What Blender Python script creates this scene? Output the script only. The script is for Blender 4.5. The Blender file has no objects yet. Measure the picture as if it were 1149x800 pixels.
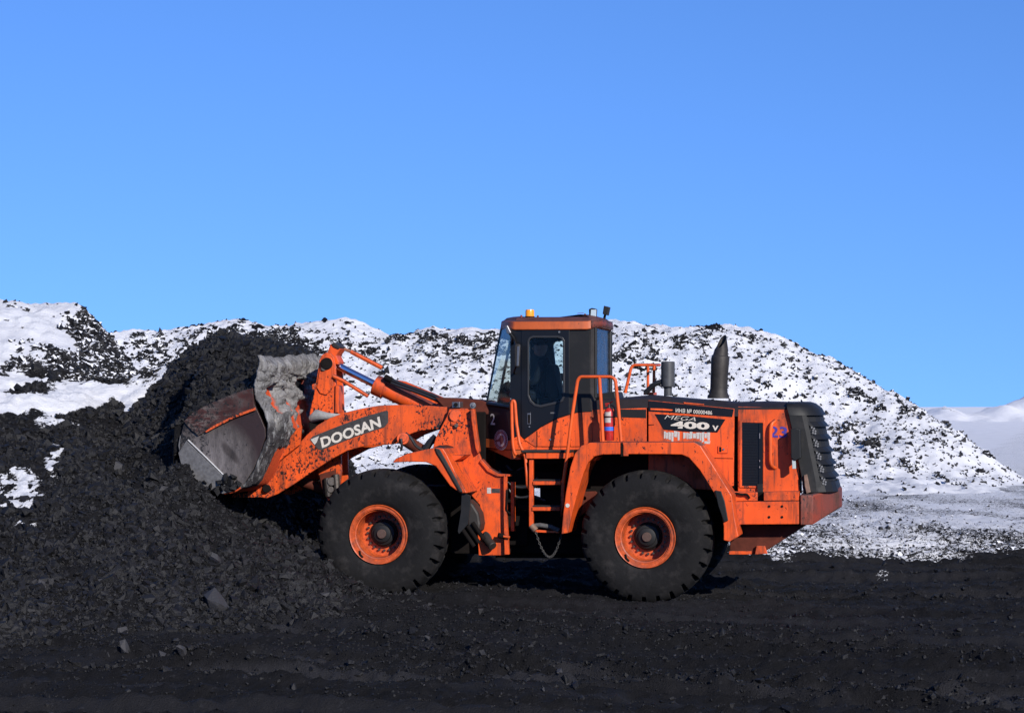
import bpy, bmesh, math, random
import numpy as np
from mathutils import Vector, Matrix

R = math.radians
random.seed(7)
rng = np.random.default_rng(7)
sc = bpy.context.scene
COL = sc.collection

# ------------------------------------------------------------------ camera
CAM_H = 2.59
FPX = 2400.0
TILT = math.atan(55 / 2400.0)
cam_d = bpy.data.cameras.new('camera')
cam_d.sensor_width = 36.0
cam_d.lens = 36.0 * FPX / 1149.0
cam_d.clip_start = 0.5
cam_d.clip_end = 6000
cam = bpy.data.objects.new('camera', cam_d)
COL.objects.link(cam)
cam.location = (0, 0, CAM_H)
cam.rotation_euler = (math.pi / 2 + TILT, 0, 0)
sc.camera = cam

# ------------------------------------------------------------------ light
SUN_EL, SUN_AZ = 25.0, 28.0          # azimuth: to the right of the viewing side
sun_vec = Vector((math.sin(R(SUN_AZ)) * math.cos(R(SUN_EL)), -math.cos(R(SUN_AZ)) * math.cos(R(SUN_EL)), math.sin(R(SUN_EL))))
world = bpy.data.worlds.new('World'); sc.world = world; world.use_nodes = True
nt = world.node_tree
bg = nt.nodes['Background']
sky = nt.nodes.new('ShaderNodeTexSky')
sky.sky_type = 'NISHITA'; sky.sun_disc = False
sky.sun_elevation = R(SUN_EL)
sky.sun_rotation = math.atan2(sun_vec.x, sun_vec.y)
sky.altitude = 2500; sky.air_density = 1.0; sky.dust_density = 0.0; sky.ozone_density = 6.0
hs = nt.nodes.new('ShaderNodeHueSaturation'); hs.inputs['Saturation'].default_value = 1.09
tcw = nt.nodes.new('ShaderNodeTexCoord'); mpw = nt.nodes.new('ShaderNodeMapping'); mpw.inputs['Scale'].default_value = (1, 1, .75); mpw.inputs['Location'].default_value = (0, 0, .15)
nt.links.new(tcw.outputs['Generated'], mpw.inputs[0]); nrw = nt.nodes.new('ShaderNodeVectorMath'); nrw.operation = 'NORMALIZE'
nt.links.new(mpw.outputs[0], nrw.inputs[0]); nt.links.new(nrw.outputs[0], sky.inputs[0])
nt.links.new(sky.outputs[0], hs.inputs['Color'])
nt.links.new(hs.outputs[0], bg.inputs[0])
bg.inputs[1].default_value = 0.138; hs.inputs['Hue'].default_value = .508
sun_d = bpy.data.lights.new('sun', 'SUN'); sun_d.energy = 4.4; sun_d.angle = R(0.5); sun_d.color = (1.0, 0.95, 0.88)
sun = bpy.data.objects.new('sun', sun_d); COL.objects.link(sun)
sun.rotation_euler = sun_vec.to_track_quat('Z', 'Y').to_euler()
sun.location = (10, -10, 20)
sc.view_settings.view_transform = 'Standard'; sc.view_settings.look = 'None'
sc.view_settings.exposure = 0.4; sc.view_settings.gamma = 1.0; sc.view_settings.use_curve_mapping = False

# ------------------------------------------------------------------ pixel <-> world
cF = Vector((0, math.cos(TILT), math.sin(TILT))); cU = Vector((0, -math.sin(TILT), math.cos(TILT))); cR = Vector((1, 0, 0))
CP = Vector((0, 0, CAM_H))
def ray(px, py):
    return cF * FPX + cR * (px - 574.5) + cU * (400 - py)
def at_dist(px, py, dist):
    d = ray(px, py); return CP + d * (dist / d.y)
def at_ground(px, py, z=0.0):
    d = ray(px, py); return CP + d * ((z - CAM_H) / d.z)
def project(x, y, z):
    """arrays -> photo pixels"""
    X = x; Y = y; Z = z - CAM_H
    fy = Y * cF.y + Z * cF.z; uy = Y * cU.y + Z * cU.z
    return 574.5 + FPX * X / fy, 400 - FPX * uy / fy
YAW = R(11.0)
ORG = Vector((1.733, 28.0, 0.0))
AX_U = Vector((math.cos(YAW), -math.sin(YAW), 0)); AX_W = Vector((math.sin(YAW), math.cos(YAW), 0))
def L(px, py, w):
    """photo pixel on the machine's vertical lengthwise plane at lateral distance w -> machine coordinates (u, w, z)"""
    d = ray(px, py); rel = CP - ORG
    t = (w - rel.dot(AX_W)) / d.dot(AX_W)
    p = rel + d * t
    return Vector((p.dot(AX_U), w, p.z))
def uz(px, py, w):
    p = L(px, py, w); return (p.x, p.z)
def to_uw(x, y):
    rx = x - ORG.x; ry = y - ORG.y
    return rx * AX_U.x + ry * AX_U.y, rx * AX_W.x + ry * AX_W.y

# ------------------------------------------------------------------ noise
def _hash(ix, iy, seed):
    h = (ix.astype(np.int64) * 374761393 + iy.astype(np.int64) * 668265263 + seed * 1274126177) & 0xffffffff
    h = ((h ^ (h >> 13)) * 1274126177) & 0xffffffff
    h = h ^ (h >> 16)
    return (h & 0xffffff) / float(0xffffff)
def gnoise(x, y, seed=0):
    x0 = np.floor(x); y0 = np.floor(y); fx = x - x0; fy = y - y0
    ux = fx * fx * fx * (fx * (fx * 6 - 15) + 10); uy = fy * fy * fy * (fy * (fy * 6 - 15) + 10)
    def g(dx, dy):
        a = _hash(x0 + dx, y0 + dy, seed) * 2 * np.pi
        return np.cos(a) * (fx - dx) + np.sin(a) * (fy - dy)
    return ((g(0, 0) * (1 - ux) + g(1, 0) * ux) * (1 - uy) + (g(0, 1) * (1 - ux) + g(1, 1) * ux) * uy) * 1.5
def fbm(x, y, octs=4, seed=0, gain=0.5):
    s = 0; a = 1.0; f = 1.0
    for i in range(octs):
        s = s + a * gnoise(x * f, y * f, seed + i * 17); a *= gain; f *= 2.03
    return s
def worley(x, y, seed=0):
    """distance to nearest feature point and that cell's random value"""
    x0 = np.floor(x); y0 = np.floor(y); best = np.full(x.shape, 9.0); val = np.zeros(x.shape)
    for dx in (-1, 0, 1):
        for dy in (-1, 0, 1):
            cx = x0 + dx; cy = y0 + dy
            px_ = cx + _hash(cx, cy, seed); py_ = cy + _hash(cx, cy, seed + 5)
            d = np.hypot(x - px_, y - py_)
            m = d < best
            best = np.where(m, d, best); val = np.where(m, _hash(cx, cy, seed + 9), val)
    return best, val
def sstep(a, b, x):
    t = np.clip((x - a) / (b - a), 0, 1); return t * t * (3 - 2 * t)

# ------------------------------------------------------------------ materials
def new_mat(name):
    m = bpy.data.materials.new(name); m.use_nodes = True
    n = m.node_tree.nodes; l = m.node_tree.links
    return m, n, l, n['Principled BSDF']
def NN(n, t, **kw):
    o = n.new(t)
    for k, v in kw.items():
        if k in o.inputs: o.inputs[k].default_value = v
        else: setattr(o, k, v)
    return o
def noise_node(n, l, scale, detail=4, rough=0.55, vec=None, coord='Object', stretch=None):
    tc = n.new('ShaderNodeTexCoord'); src = tc.outputs[coord]
    if stretch:
        mp = n.new('ShaderNodeMapping'); mp.inputs['Scale'].default_value = stretch; l.new(src, mp.inputs[0]); src = mp.outputs[0]
    t = NN(n, 'ShaderNodeTexNoise', Scale=scale, Detail=detail, Roughness=rough); l.new(src, t.inputs['Vector'])
    return t.outputs['Fac']
def ramp(n, l, fac, a, b, ca=(0, 0, 0, 1), cb=(1, 1, 1, 1)):
    r = n.new('ShaderNodeValToRGB'); r.color_ramp.elements[0].position = a; r.color_ramp.elements[1].position = b
    r.color_ramp.elements[0].color = ca; r.color_ramp.elements[1].color = cb; l.new(fac, r.inputs[0]); return r.outputs[0]
def mixc(n, l, fac, a, b):
    m = n.new('ShaderNodeMix'); m.data_type = 'RGBA'
    for s, v in ((m.inputs[0], fac), (m.inputs[6], a), (m.inputs[7], b)):
        if hasattr(v, 'links'): l.new(v, s)
        else: s.default_value = v
    return m.outputs[2]
def mth(n, l, op, a, b=None):
    m = n.new('ShaderNodeMath'); m.operation = op
    for i, v in enumerate((a, b)):
        if v is None: continue
        if hasattr(v, 'links'): l.new(v, m.inputs[i])
        else: m.inputs[i].default_value = v
    return m.outputs[0]
def bump(n, l, h, strength, dist, bsdf):
    b = NN(n, 'ShaderNodeBump', Strength=strength, Distance=dist); l.new(h, b.inputs['Height']); l.new(b.outputs[0], bsdf.inputs['Normal']); return b
def c4(r, g, b): return (r, g, b, 1)

def paint(name, col, dark=0.35, spots=0.62, dust=0.85, rough=0.45, fade=None):
    m, n, l, p = new_mat(name)
    base = col
    big = ramp(n, l, noise_node(n, l, 2.3, 5), .35, .7)
    f2 = fade if fade else tuple(c * .72 for c in col[:3]) + (1,)
    cc = mixc(n, l, big, base, f2)
    # dust smears
    sm = ramp(n, l, noise_node(n, l, 5.0, 8, .7, stretch=(1, 1, .45)), .50, .72)
    sm = mth(n, l, 'MULTIPLY', sm, dark)
    cc = mixc(n, l, sm, cc, c4(.035, .022, .018))
    # vertical grime runs
    rn = ramp(n, l, noise_node(n, l, 9.0, 4, .6, stretch=(1.6, 1.6, .12)), .54, .70)
    rn = mth(n, l, 'MULTIPLY', rn, dark * .8)
    cc = mixc(n, l, rn, cc, c4(.05, .025, .016))
    # coal specks and chips
    sp = mth(n, l, 'ADD', mth(n, l, 'MULTIPLY', noise_node(n, l, 30, 5, .75, stretch=(1, 1, .7)), .68), mth(n, l, 'MULTIPLY', noise_node(n, l, 1.7, 4, .6), .40))
    sp = ramp(n, l, sp, spots, spots + .025)
    cc = mixc(n, l, sp, cc, c4(.012, .010, .010))
    # coal dust lying on what faces up
    g = n.new('ShaderNodeNewGeometry'); sx = n.new('ShaderNodeSeparateXYZ'); l.new(g.outputs['Normal'], sx.inputs[0])
    up = ramp(n, l, sx.outputs['Z'], .45, .8)
    up = mth(n, l, 'MULTIPLY', up, dust)
    cc = mixc(n, l, up, cc, c4(.028, .025, .028))
    # worn edges
    bv = NN(n, 'ShaderNodeBevel', Radius=0.018); bv.samples = 3
    dp = n.new('ShaderNodeVectorMath'); dp.operation = 'DOT_PRODUCT'; l.new(bv.outputs[0], dp.inputs[0]); l.new(g.outputs['Normal'], dp.inputs[1])
    ed = ramp(n, l, dp.outputs['Value'], .90, .995, c4(1, 1, 1), c4(0, 0, 0))
    ed = mth(n, l, 'MULTIPLY', ed, ramp(n, l, noise_node(n, l, 14, 4), .46, .6))
    cc = mixc(n, l, mth(n, l, 'MULTIPLY', ed, .75), cc, c4(.03, .02, .018))
    l.new(cc, p.inputs['Base Color'])
    rr = mth(n, l, 'ADD', mth(n, l, 'MULTIPLY', sm, .5), rough)
    l.new(rr, p.inputs['Roughness'])
    p.inputs['Specular IOR Level'].default_value = .35
    bump(n, l, noise_node(n, l, 3.0, 3), .12, .02, p)
    return m
ORANGE = paint('orange_paint', c4(.74, .090, .012), dark=.85, spots=.63)
ORANGE_CLEAN = paint('orange_paint_rail', c4(.76, .105, .016), dark=.5, spots=.66)
ORANGE_BOOM = paint('orange_paint_scuffed', c4(.72, .092, .013), dark=.8, spots=.59)
DUSTY_RED = paint('dusty_red_paint', c4(.23, .035, .016), dark=.8, spots=.6, fade=c4(.12, .04, .03), rough=.6)
ROOF_ORANGE = paint('faded_orange_paint', c4(.50, .10, .024), dark=.3, spots=.7)

def simple(name, col, rough=.6, metal=0, nscale=12, var=.5, bumpk=.15, spec=.4, dust=0):
    m, n, l, p = new_mat(name)
    f = ramp(n, l, noise_node(n, l, nscale, 6, .65), .3, .75)
    cc = mixc(n, l, f, col, tuple(c * (1 - var) for c in col[:3]) + (1,))
    if dust:
        d = ramp(n, l, noise_node(n, l, 4, 7, .7), .5, .7)
        cc = mixc(n, l, mth(n, l, 'MULTIPLY', d, dust), cc, c4(.07, .062, .058))
    l.new(cc, p.inputs['Base Color'])
    p.inputs['Roughness'].default_value = rough; p.inputs['Metallic'].default_value = metal
    p.inputs['Specular IOR Level'].default_value = spec
    if bumpk: bump(n, l, noise_node(n, l, nscale * 3, 4), bumpk, .01, p)
    return m
RUBBER = simple('tyre_rubber', c4(.0085, .008, .0085), .85, 0, 7, .45, .45, .2, dust=.26)
BLACK = simple('black_paint', c4(.0045, .0045, .005), .35, 0, 8, .35, .03, .4, dust=.04)
BLACK_MATT = simple('black_plastic', c4(.009, .009, .0095), .55, 0, 8, .35, .06, .3, dust=.14)
SOOT = simple('sooty_steel', c4(.035, .030, .027), .6, .3, 9, .5, .2, .4, dust=.3)
DARK = simple('grimy_shaded_iron', c4(.009, .007, .0065), .85, 0, 8, .5, .3, .1)  # grime, with the underbody's shade put into the near-black colour
DARK_RED = simple('grimy_shaded_red_iron', c4(.11, .025, .014), .75, 0, 6, .6, .2, .2)  # machine red darkened; shade under the body is put into the colour
GREY_METAL = simple('grey_metal', c4(.20, .20, .21), .4, .8, 15, .3, .05)
BOLT = simple('bolt_steel', c4(.10, .085, .075), .45, .6, 30, .5, .1)
HOSE = simple('rubber_hose', c4(.014, .014, .016), .45, 0, 30, .2, 0, .5)
MUD = None
RED = simple('red_enamel', c4(.50, .022, .018), .35, 0, 20, .5, .03, .5)
BLUE_TAPE = simple('blue_band', c4(.03, .14, .62), .5, 0, 20, .1, 0)
WHITE_DECAL = simple('worn_white_film', c4(.52, .49, .45), .6, 0, 60, .45, 0)
CREAM = simple('cream_lettering', c4(.62, .56, .48), .6, 0, 40, .3, 0)
GREY_PLATE = simple('dusty_charcoal_film', c4(.055, .05, .05), .7, 0, 30, .7, .05, .3, dust=.6)
BLUE_PAINT = simple('blue_brush_paint', c4(.05, .035, .30), .6, 0, 40, .5, 0)
SEAT = simple('seat_cloth', c4(.02, .022, .026), .9, 0, 20, .3, .1, .2)

def mat_amber():
    m, n, l, p = new_mat('amber_lens'); p.inputs['Base Color'].default_value = c4(.85, .30, .01)
    p.inputs['Roughness'].default_value = .25; p.inputs['Subsurface Weight'].default_value = .3; return m
AMBER = mat_amber()
def mat_lamp():
    m, n, l, p = new_mat('lamp_lens'); p.inputs['Base Color'].default_value = c4(.55, .60, .56); p.inputs['Roughness'].default_value = .15
    p.inputs['Metallic'].default_value = .3; return m
LENS = mat_lamp()
def mat_chrome():
    m, n, l, p = new_mat('chrome_rod'); p.inputs['Base Color'].default_value = c4(.60, .63, .70); p.inputs['Roughness'].default_value = .16
    p.inputs['Metallic'].default_value = 1; return m
CHROME = mat_chrome()
def mat_glass(name, tint, refl=.10, dirt_sheen=.0):
    m = bpy.data.materials.new(name); m.use_nodes = True; n = m.node_tree.nodes; l = m.node_tree.links
    n.remove(n['Principled BSDF']); out = n['Material Output']
    tr = NN(n, 'ShaderNodeBsdfTransparent', Color=tint); gl = NN(n, 'ShaderNodeBsdfGlossy', Roughness=.06)
    fr = NN(n, 'ShaderNodeFresnel', IOR=1.45); mx = n.new('ShaderNodeMixShader')
    l.new(mth(n, l, 'ADD', mth(n, l, 'MULTIPLY', fr.outputs[0], .28), refl * .3), mx.inputs[0]); l.new(tr.outputs[0], mx.inputs[1]); l.new(gl.outputs[0], mx.inputs[2])
    last = mx.outputs[0]
    if dirt_sheen:
        df = NN(n, 'ShaderNodeBsdfDiffuse', Color=c4(.16, .16, .17)); m2 = n.new('ShaderNodeMixShader')
        f = ramp(n, l, noise_node(n, l, 7, 7, .7), .42, .75); l.new(mth(n, l, 'MULTIPLY', f, dirt_sheen), m2.inputs[0])
        l.new(last, m2.inputs[1]); l.new(df.outputs[0], m2.inputs[2]); last = m2.outputs[0]
    l.new(last, out.inputs[0]); return m
GLASS_SIDE = mat_glass('tinted_side_glass', c4(.84, .92, .93), .0, .008)
GLASS_FRONT = mat_glass('dusty_green_glass', c4(.95, 1.0, .985), .0, .04)
GLASS_REAR = mat_glass('grey_sheen_rear_glass', c4(.93, .95, .97), .0, .30)  # noisy grey film stands in for the back window's reflection

def mat_mud():
    m, n, l, p = new_mat('caked_mud_on_paint')
    a = n.new('ShaderNodeAttribute'); a.attribute_name = 'mud'
    c1 = ramp(n, l, noise_node(n, l, 5, 9, .7), .3, .72, c4(.10, .096, .094), c4(.40, .39, .38))
    crack = ramp(n, l, noise_node(n, l, 13, 6, .75, stretch=(1, 1, .35)), .38, .46, c4(.12, .11, .10), c4(1, 1, 1))
    mm = n.new('ShaderNodeMix'); mm.data_type = 'RGBA'; mm.blend_type = 'MULTIPLY'; mm.inputs[0].default_value = .75
    l.new(c1, mm.inputs[6]); l.new(crack, mm.inputs[7])
    lo_ = n.new('ShaderNodeAttribute'); lo_.attribute_name = 'mud_shade'
    fine_ = ramp(n, l, noise_node(n, l, 30, 6, .8, stretch=(1.6, 1.6, .35)), .35, .68, c4(.45, .43, .42), c4(1.1, 1.1, 1.1))
    mq = n.new('ShaderNodeMix'); mq.data_type = 'RGBA'; mq.blend_type = 'MULTIPLY'; mq.inputs[0].default_value = .9; l.new(mm.outputs[2], mq.inputs[6]); l.new(fine_, mq.inputs[7])
    mudc = mixc(n, l, lo_.outputs['Fac'], mq.outputs[2], mixc(n, l, ramp(n, l, noise_node(n, l, 12, 6, .8, stretch=(1.4, 1.4, .4)), .5, .62), c4(.035, .032, .034), c4(.22, .215, .21)))  # lower mud darkened: weaker light on its down-facing side, put into colour
    cc = mixc(n, l, ramp(n, l, a.outputs['Fac'], .45, .55), c4(.55, .075, .02), mudc)
    l.new(cc, p.inputs['Base Color']); p.inputs['Roughness'].default_value = .85; p.inputs['Specular IOR Level'].default_value = .2
    bump(n, l, noise_node(n, l, 18, 8, .75), .8, .05, p)
    return m
MUD = mat_mud()
def mat_steel():
    m, n, l, p = new_mat('scoured_bucket_steel')
    tc = n.new('ShaderNodeTexCoord')
    sc1 = ramp(n, l, noise_node(n, l, 6, 8, .7, stretch=(1.6, 1, .5)), .3, .75, c4(.085, .072, .066), c4(.29, .255, .235))
    fine = ramp(n, l, noise_node(n, l, 60, 4, .8, stretch=(1, 1, .2)), .35, .7, c4(.6, .6, .6), c4(1, 1, 1))
    mm = n.new('ShaderNodeMix'); mm.data_type = 'RGBA'; mm.blend_type = 'MULTIPLY'; mm.inputs[0].default_value = 1
    l.new(sc1, mm.inputs[6]); l.new(fine, mm.inputs[7])
    # polished disc where coal scours the cheek; dull reddish paint rest outside it
    ctr = L(236, 524, -.16); vm = n.new('ShaderNodeVectorMath'); vm.operation = 'DISTANCE'
    l.new(tc.outputs['Object'], vm.inputs[0]); vm.inputs[1].default_value = ctr
    dd = mth(n, l, 'ADD', vm.outputs['Value'], mth(n, l, 'MULTIPLY', noise_node(n, l, 3, 3), .05))
    wear_shade = ramp(n, l, dd, .15, .72, c4(1.05, 1.05, 1.08), c4(.42, .38, .36))  # polish wear plus the shading of a dished plate, put into colour
    m3 = n.new('ShaderNodeMix'); m3.data_type = 'RGBA'; m3.blend_type = 'MULTIPLY'; m3.inputs[0].default_value = 1
    l.new(mm.outputs[2], m3.inputs[6]); l.new(wear_shade, m3.inputs[7])
    sc0 = L(258, 508, -.16); v2 = n.new('ShaderNodeMapping'); v2.inputs['Location'].default_value = -sc0; v2.inputs['Rotation'].default_value = (0, 0, 0); l.new(tc.outputs['Object'], v2.inputs[0])
    v3 = n.new('ShaderNodeMapping'); v3.inputs['Scale'].default_value = (3.2, 1, 11); vr_ = n.new('ShaderNodeMapping'); vr_.inputs['Rotation'].default_value = (0, R(-48), 0); l.new(v2.outputs[0], vr_.inputs[0]); l.new(vr_.outputs[0], v3.inputs[0])
    v4 = n.new('ShaderNodeVectorMath'); v4.operation = 'LENGTH'; l.new(v3.outputs[0], v4.inputs[0])
    stk = ramp(n, l, mth(n, l, 'ADD', v4.outputs['Value'], mth(n, l, 'MULTIPLY', noise_node(n, l, 12, 5), .5)), .7, 1.2, c4(.45, .42, .40), c4(1, 1, 1))
    m5 = n.new('ShaderNodeMix'); m5.data_type = 'RGBA'; m5.blend_type = 'MULTIPLY'; m5.inputs[0].default_value = 1
    l.new(m3.outputs[2], m5.inputs[6]); l.new(stk, m5.inputs[7])
    f = ramp(n, l, dd, .60, .74)
    cc = mixc(n, l, f, m5.outputs[2], c4(.030, .016, .015))
    sx_ = n.new('ShaderNodeSeparateXYZ'); l.new(tc.outputs['Object'], sx_.inputs[0])
    near_lip = ramp(n, l, mth(n, l, 'SUBTRACT', sx_.outputs['X'], float(L(205, 500, -.15).x)), .0, .55, c4(.14, .14, .14), c4(0, 0, 0))
    sp = ramp(n, l, mth(n, l, 'ADD', noise_node(n, l, 16, 6, .8), near_lip), .60, .63)
    cc = mixc(n, l, sp, cc, c4(.012, .011, .011))
    l.new(cc, p.inputs['Base Color']); p.inputs['Roughness'].default_value = .5; p.inputs['Metallic'].default_value = .25
    bump(n, l, noise_node(n, l, 25, 5), .2, .01, p)
    return m
STEEL = mat_steel()
STEEL_LIGHT = simple('worn_bright_steel', c4(.155, .15, .15), .5, .2, 22, .6, .15, .4, dust=.5)
BAND = simple('scraped_red_band', c4(.060, .020, .017), .55, .1, 3, .6, .3, .3, dust=1.0)

def coal_nodes(n, l, p, coord='Object', scale=1.0):
    a = noise_node(n, l, 9 * scale, 8, .7, coord=coord)
    base = ramp(n, l, a, .3, .75, c4(.0032, .0030, .0034), c4(.0118, .0112, .0124))
    v = NN(n, 'ShaderNodeTexVoronoi', Scale=38 * scale); tc = n.new('ShaderNodeTexCoord'); l.new(tc.outputs[coord], v.inputs['Vector'])
    spk = ramp(n, l, v.outputs['Color'], .86, .93)
    base = mixc(n, l, mth(n, l, 'MULTIPLY', spk, .5), base, c4(.04, .039, .043))
    return base, v
def mat_terrain(name, fine=1.0, coalk=1.0):
    """coal with snow on it; the share of snow comes from the 'snow' attribute, broken up by noise"""
    m, n, l, p = new_mat(name)
    base, v = coal_nodes(n, l, p, scale=coalk)
    a = n.new('ShaderNodeAttribute'); a.attribute_name = 'snow'
    nz = noise_node(n, l, 5.5 * fine, 9, .72)
    nz2 = noise_node(n, l, 19 * fine, 4, .7)
    k = mth(n, l, 'ADD', mth(n, l, 'MULTIPLY', nz, .6), mth(n, l, 'MULTIPLY', nz2, .4))
    th = mth(n, l, 'ADD', k, mth(n, l, 'MULTIPLY', mth(n, l, 'SUBTRACT', a.outputs['Fac'], .5), .8))
    mask = ramp(n, l, th, .485, .515)
    snowc = ramp(n, l, noise_node(n, l, .8, 5), .3, .7, c4(.64, .64, .665), c4(.76, .76, .775))
    at_ = n.new('ShaderNodeAttribute'); at_.attribute_name = 'packed'
    base = mixc(n, l, at_.outputs['Fac'], base, c4(.029, .028, .031))
    cc = mixc(n, l, mask, base, snowc)
    l.new(cc, p.inputs['Base Color'])
    p.inputs['Roughness'].default_value = .85
    p.inputs['Specular IOR Level'].default_value = .15
    h = mth(n, l, 'ADD', noise_node(n, l, 24 * fine, 6, .7), mth(n, l, 'MULTIPLY', mask, .35))
    bump(n, l, h, .8, .06, p)
    return m
GROUND_M = mat_terrain('coal_yard_ground', 2.2)
HEAP_M = mat_terrain('coal_heap_surface', 1.3)
HILL_M = mat_terrain('snowed_spoil_surface', 2.2)
def mat_lump(name='coal_lump_surface', snow=False, k=1.0):
    m, n, l, p = new_mat(name)
    oi = n.new('ShaderNodeAttribute'); oi.attribute_name = 'tone'
    base, v = coal_nodes(n, l, p, scale=2)
    cc = mixc(n, l, oi.outputs['Fac'], base, c4(.046, .0445, .048))
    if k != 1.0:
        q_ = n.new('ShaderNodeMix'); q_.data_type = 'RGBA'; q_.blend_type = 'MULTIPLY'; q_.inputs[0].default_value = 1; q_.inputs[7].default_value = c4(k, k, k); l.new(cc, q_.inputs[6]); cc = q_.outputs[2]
    if snow:
        g = n.new('ShaderNodeNewGeometry'); sx = n.new('ShaderNodeSeparateXYZ'); l.new(g.outputs['Normal'], sx.inputs[0])
        up = ramp(n, l, mth(n, l, 'ADD', sx.outputs['Z'], mth(n, l, 'MULTIPLY', noise_node(n, l, 9, 4), .5)), .95, 1.02)
        cc = mixc(n, l, up, cc, c4(.8, .8, .82))
    l.new(cc, p.inputs['Base Color']); p.inputs['Roughness'].default_value = .6; p.inputs['Specular IOR Level'].default_value = .25
    bump(n, l, noise_node(n, l, 30, 6, .7), .5, .03, p)
    return m
LUMP_M = mat_lump('coal_lump_surface', False, .74)
LUMP_SHADE_M = mat_lump('shaded_coal_surface', False, .6)  # darker copy for the load: its shade is put into the colour
LUMP_SNOW_M = mat_lump('snow_dusted_lump_surface', True)

# ------------------------------------------------------------------ object helpers
def tagp(o, **kw):
    for k, v in kw.items():
        if v is not None: o[k] = v
    return o
def empty(name, parent=None, loc=(0, 0, 0)):
    o = bpy.data.objects.new(name, None); o.empty_display_size = .2; COL.objects.link(o); o.parent = parent; o.location = loc; return o
def mesh_obj(name, verts, faces, mats, parent=None, smooth=None, bevel=0, attrs=None, seg=2):
    me = bpy.data.meshes.new(name)
    me.from_pydata([tuple(v) for v in verts], [], faces); me.update()
    for m in (mats if isinstance(mats, (list, tuple)) else [mats]): me.materials.append(m)
    bm = bmesh.new(); bm.from_mesh(me); bmesh.ops.recalc_face_normals(bm, faces=bm.faces); bm.to_mesh(me); bm.free()
    if smooth is not None:
        me.polygons.foreach_set('use_smooth', [True] * len(me.polygons)); me.set_sharp_from_angle(angle=R(smooth))
    o = bpy.data.objects.new(name, me); COL.objects.link(o); o.parent = parent
    if bevel:
        b = o.modifiers.new('bevel', 'BEVEL'); b.width = bevel; b.segments = seg; b.limit_method = 'ANGLE'; b.angle_limit = R(35)
    return o
class MB:
    def __init__(s): s.v = []; s.f = []
    def add(s, v, f):
        o = len(s.v); s.v += [tuple(x) for x in v]; s.f += [tuple(i + o for i in q) for q in f]; return s
    def prism(s, pts, w0, w1, px=True, holes=(), far=None):
        """outline in photo pixels on the plane w0, given the thickness w1-w0"""
        loops = [pts] + list(holes)
        bm = bmesh.new(); edges = []
        for lp in loops:
            vs = []
            for p in lp:
                a, b = (uz(p[0], p[1], w0) if px else p); vs.append(bm.verts.new((a, w0, b)))
            for i in range(len(vs)): edges.append(bm.edges.new((vs[i], vs[(i + 1) % len(vs)])))
        bmesh.ops.triangle_fill(bm, use_beauty=True, use_dissolve=True, edges=edges)
        r = bmesh.ops.extrude_face_region(bm, geom=bm.faces[:])
        for g in r['geom']:
            if isinstance(g, bmesh.types.BMVert): g.co.y = w1
        bm.verts.ensure_lookup_table(); bm.verts.index_update()
        s.add([v.co[:] for v in bm.verts], [[v.index for v in f.verts] for f in bm.faces]); bm.free(); return s
    def box(s, lo, hi):
        x0, y0, z0 = lo; x1, y1, z1 = hi
        return s.add([(x0, y0, z0), (x1, y0, z0), (x1, y1, z0), (x0, y1, z0), (x0, y0, z1), (x1, y0, z1), (x1, y1, z1), (x0, y1, z1)],
                     [(0, 3, 2, 1), (4, 5, 6, 7), (0, 1, 5, 4), (1, 2, 6, 5), (2, 3, 7, 6), (3, 0, 4, 7)])
    def tube(s, pts, r, seg=10, fillet=0.0, closed=False):
        pts = [Vector(p) for p in pts]
        if fillet:
            q = [pts[0]]
            for i in range(1, len(pts) - 1):
                a, b, c = pts[i - 1], pts[i], pts[i + 1]
                d1 = (a - b); d2 = (c - b); k = min(fillet, d1.length * .45, d2.length * .45)
                p1 = b + d1.normalized() * k; p2 = b + d2.normalized() * k
                for t in (0, .25, .5, .75, 1): q.append(p1.lerp(b, t).lerp(b.lerp(p2, t), t))
            q.append(pts[-1]); pts = q
        n = len(pts); rr = r if hasattr(r, '__len__') else [r] * n
        t0 = (pts[1] - pts[0]).normalized(); up = Vector((0, 0, 1)) if abs(t0.z) < .9 else Vector((1, 0, 0))
        nrm = t0.cross(up).normalized(); vs = []; fs = []
        for i in range(n):
            t = (pts[min(i + 1, n - 1)] - pts[max(i - 1, 0)]).normalized() if not closed else (pts[(i + 1) % n] - pts[i - 1]).normalized()
            nrm = (nrm - t * nrm.dot(t)).normalized(); bn = t.cross(nrm)
            for k in range(seg):
                a = 2 * math.pi * k / seg; vs.append(pts[i] + (nrm * math.cos(a) + bn * math.sin(a)) * rr[i])
        for i in range(n if closed else n - 1):
            j = (i + 1) % n
            for k in range(seg):
                k2 = (k + 1) % seg; fs.append((i * seg + k, i * seg + k2, j * seg + k2, j * seg + k))
        if not closed: fs += [tuple(range(seg))[::-1], tuple((n - 1) * seg + k for k in range(seg))]
        return s.add(vs, fs)
    def cyl(s, a, b, r, seg=16, r2=None): return s.tube([a, b], [r, r if r2 is None else r2], seg)
    def lathe(s, prof, c, axis='y', seg=48, close=False):
        """prof: list of (along, radius)"""
        vs = []; fs = []; n = len(prof)
        for k in range(seg):
            a = 2 * math.pi * k / seg; ca, sa = math.cos(a), math.sin(a)
            for (t, r) in prof:
                if axis == 'y': vs.append((c[0] + r * ca, c[1] + t, c[2] + r * sa))
                else: vs.append((c[0] + r * ca, c[1] + r * sa, c[2] + t))
        for k in range(seg):
            k2 = (k + 1) % seg
            for i in range(n - 1): fs.append((k * n + i, k2 * n + i, k2 * n + i + 1, k * n + i + 1))
            if close: fs.append((k * n + n - 1, k2 * n + n - 1, k2 * n, k * n))
        return s.add(vs, fs)
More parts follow.
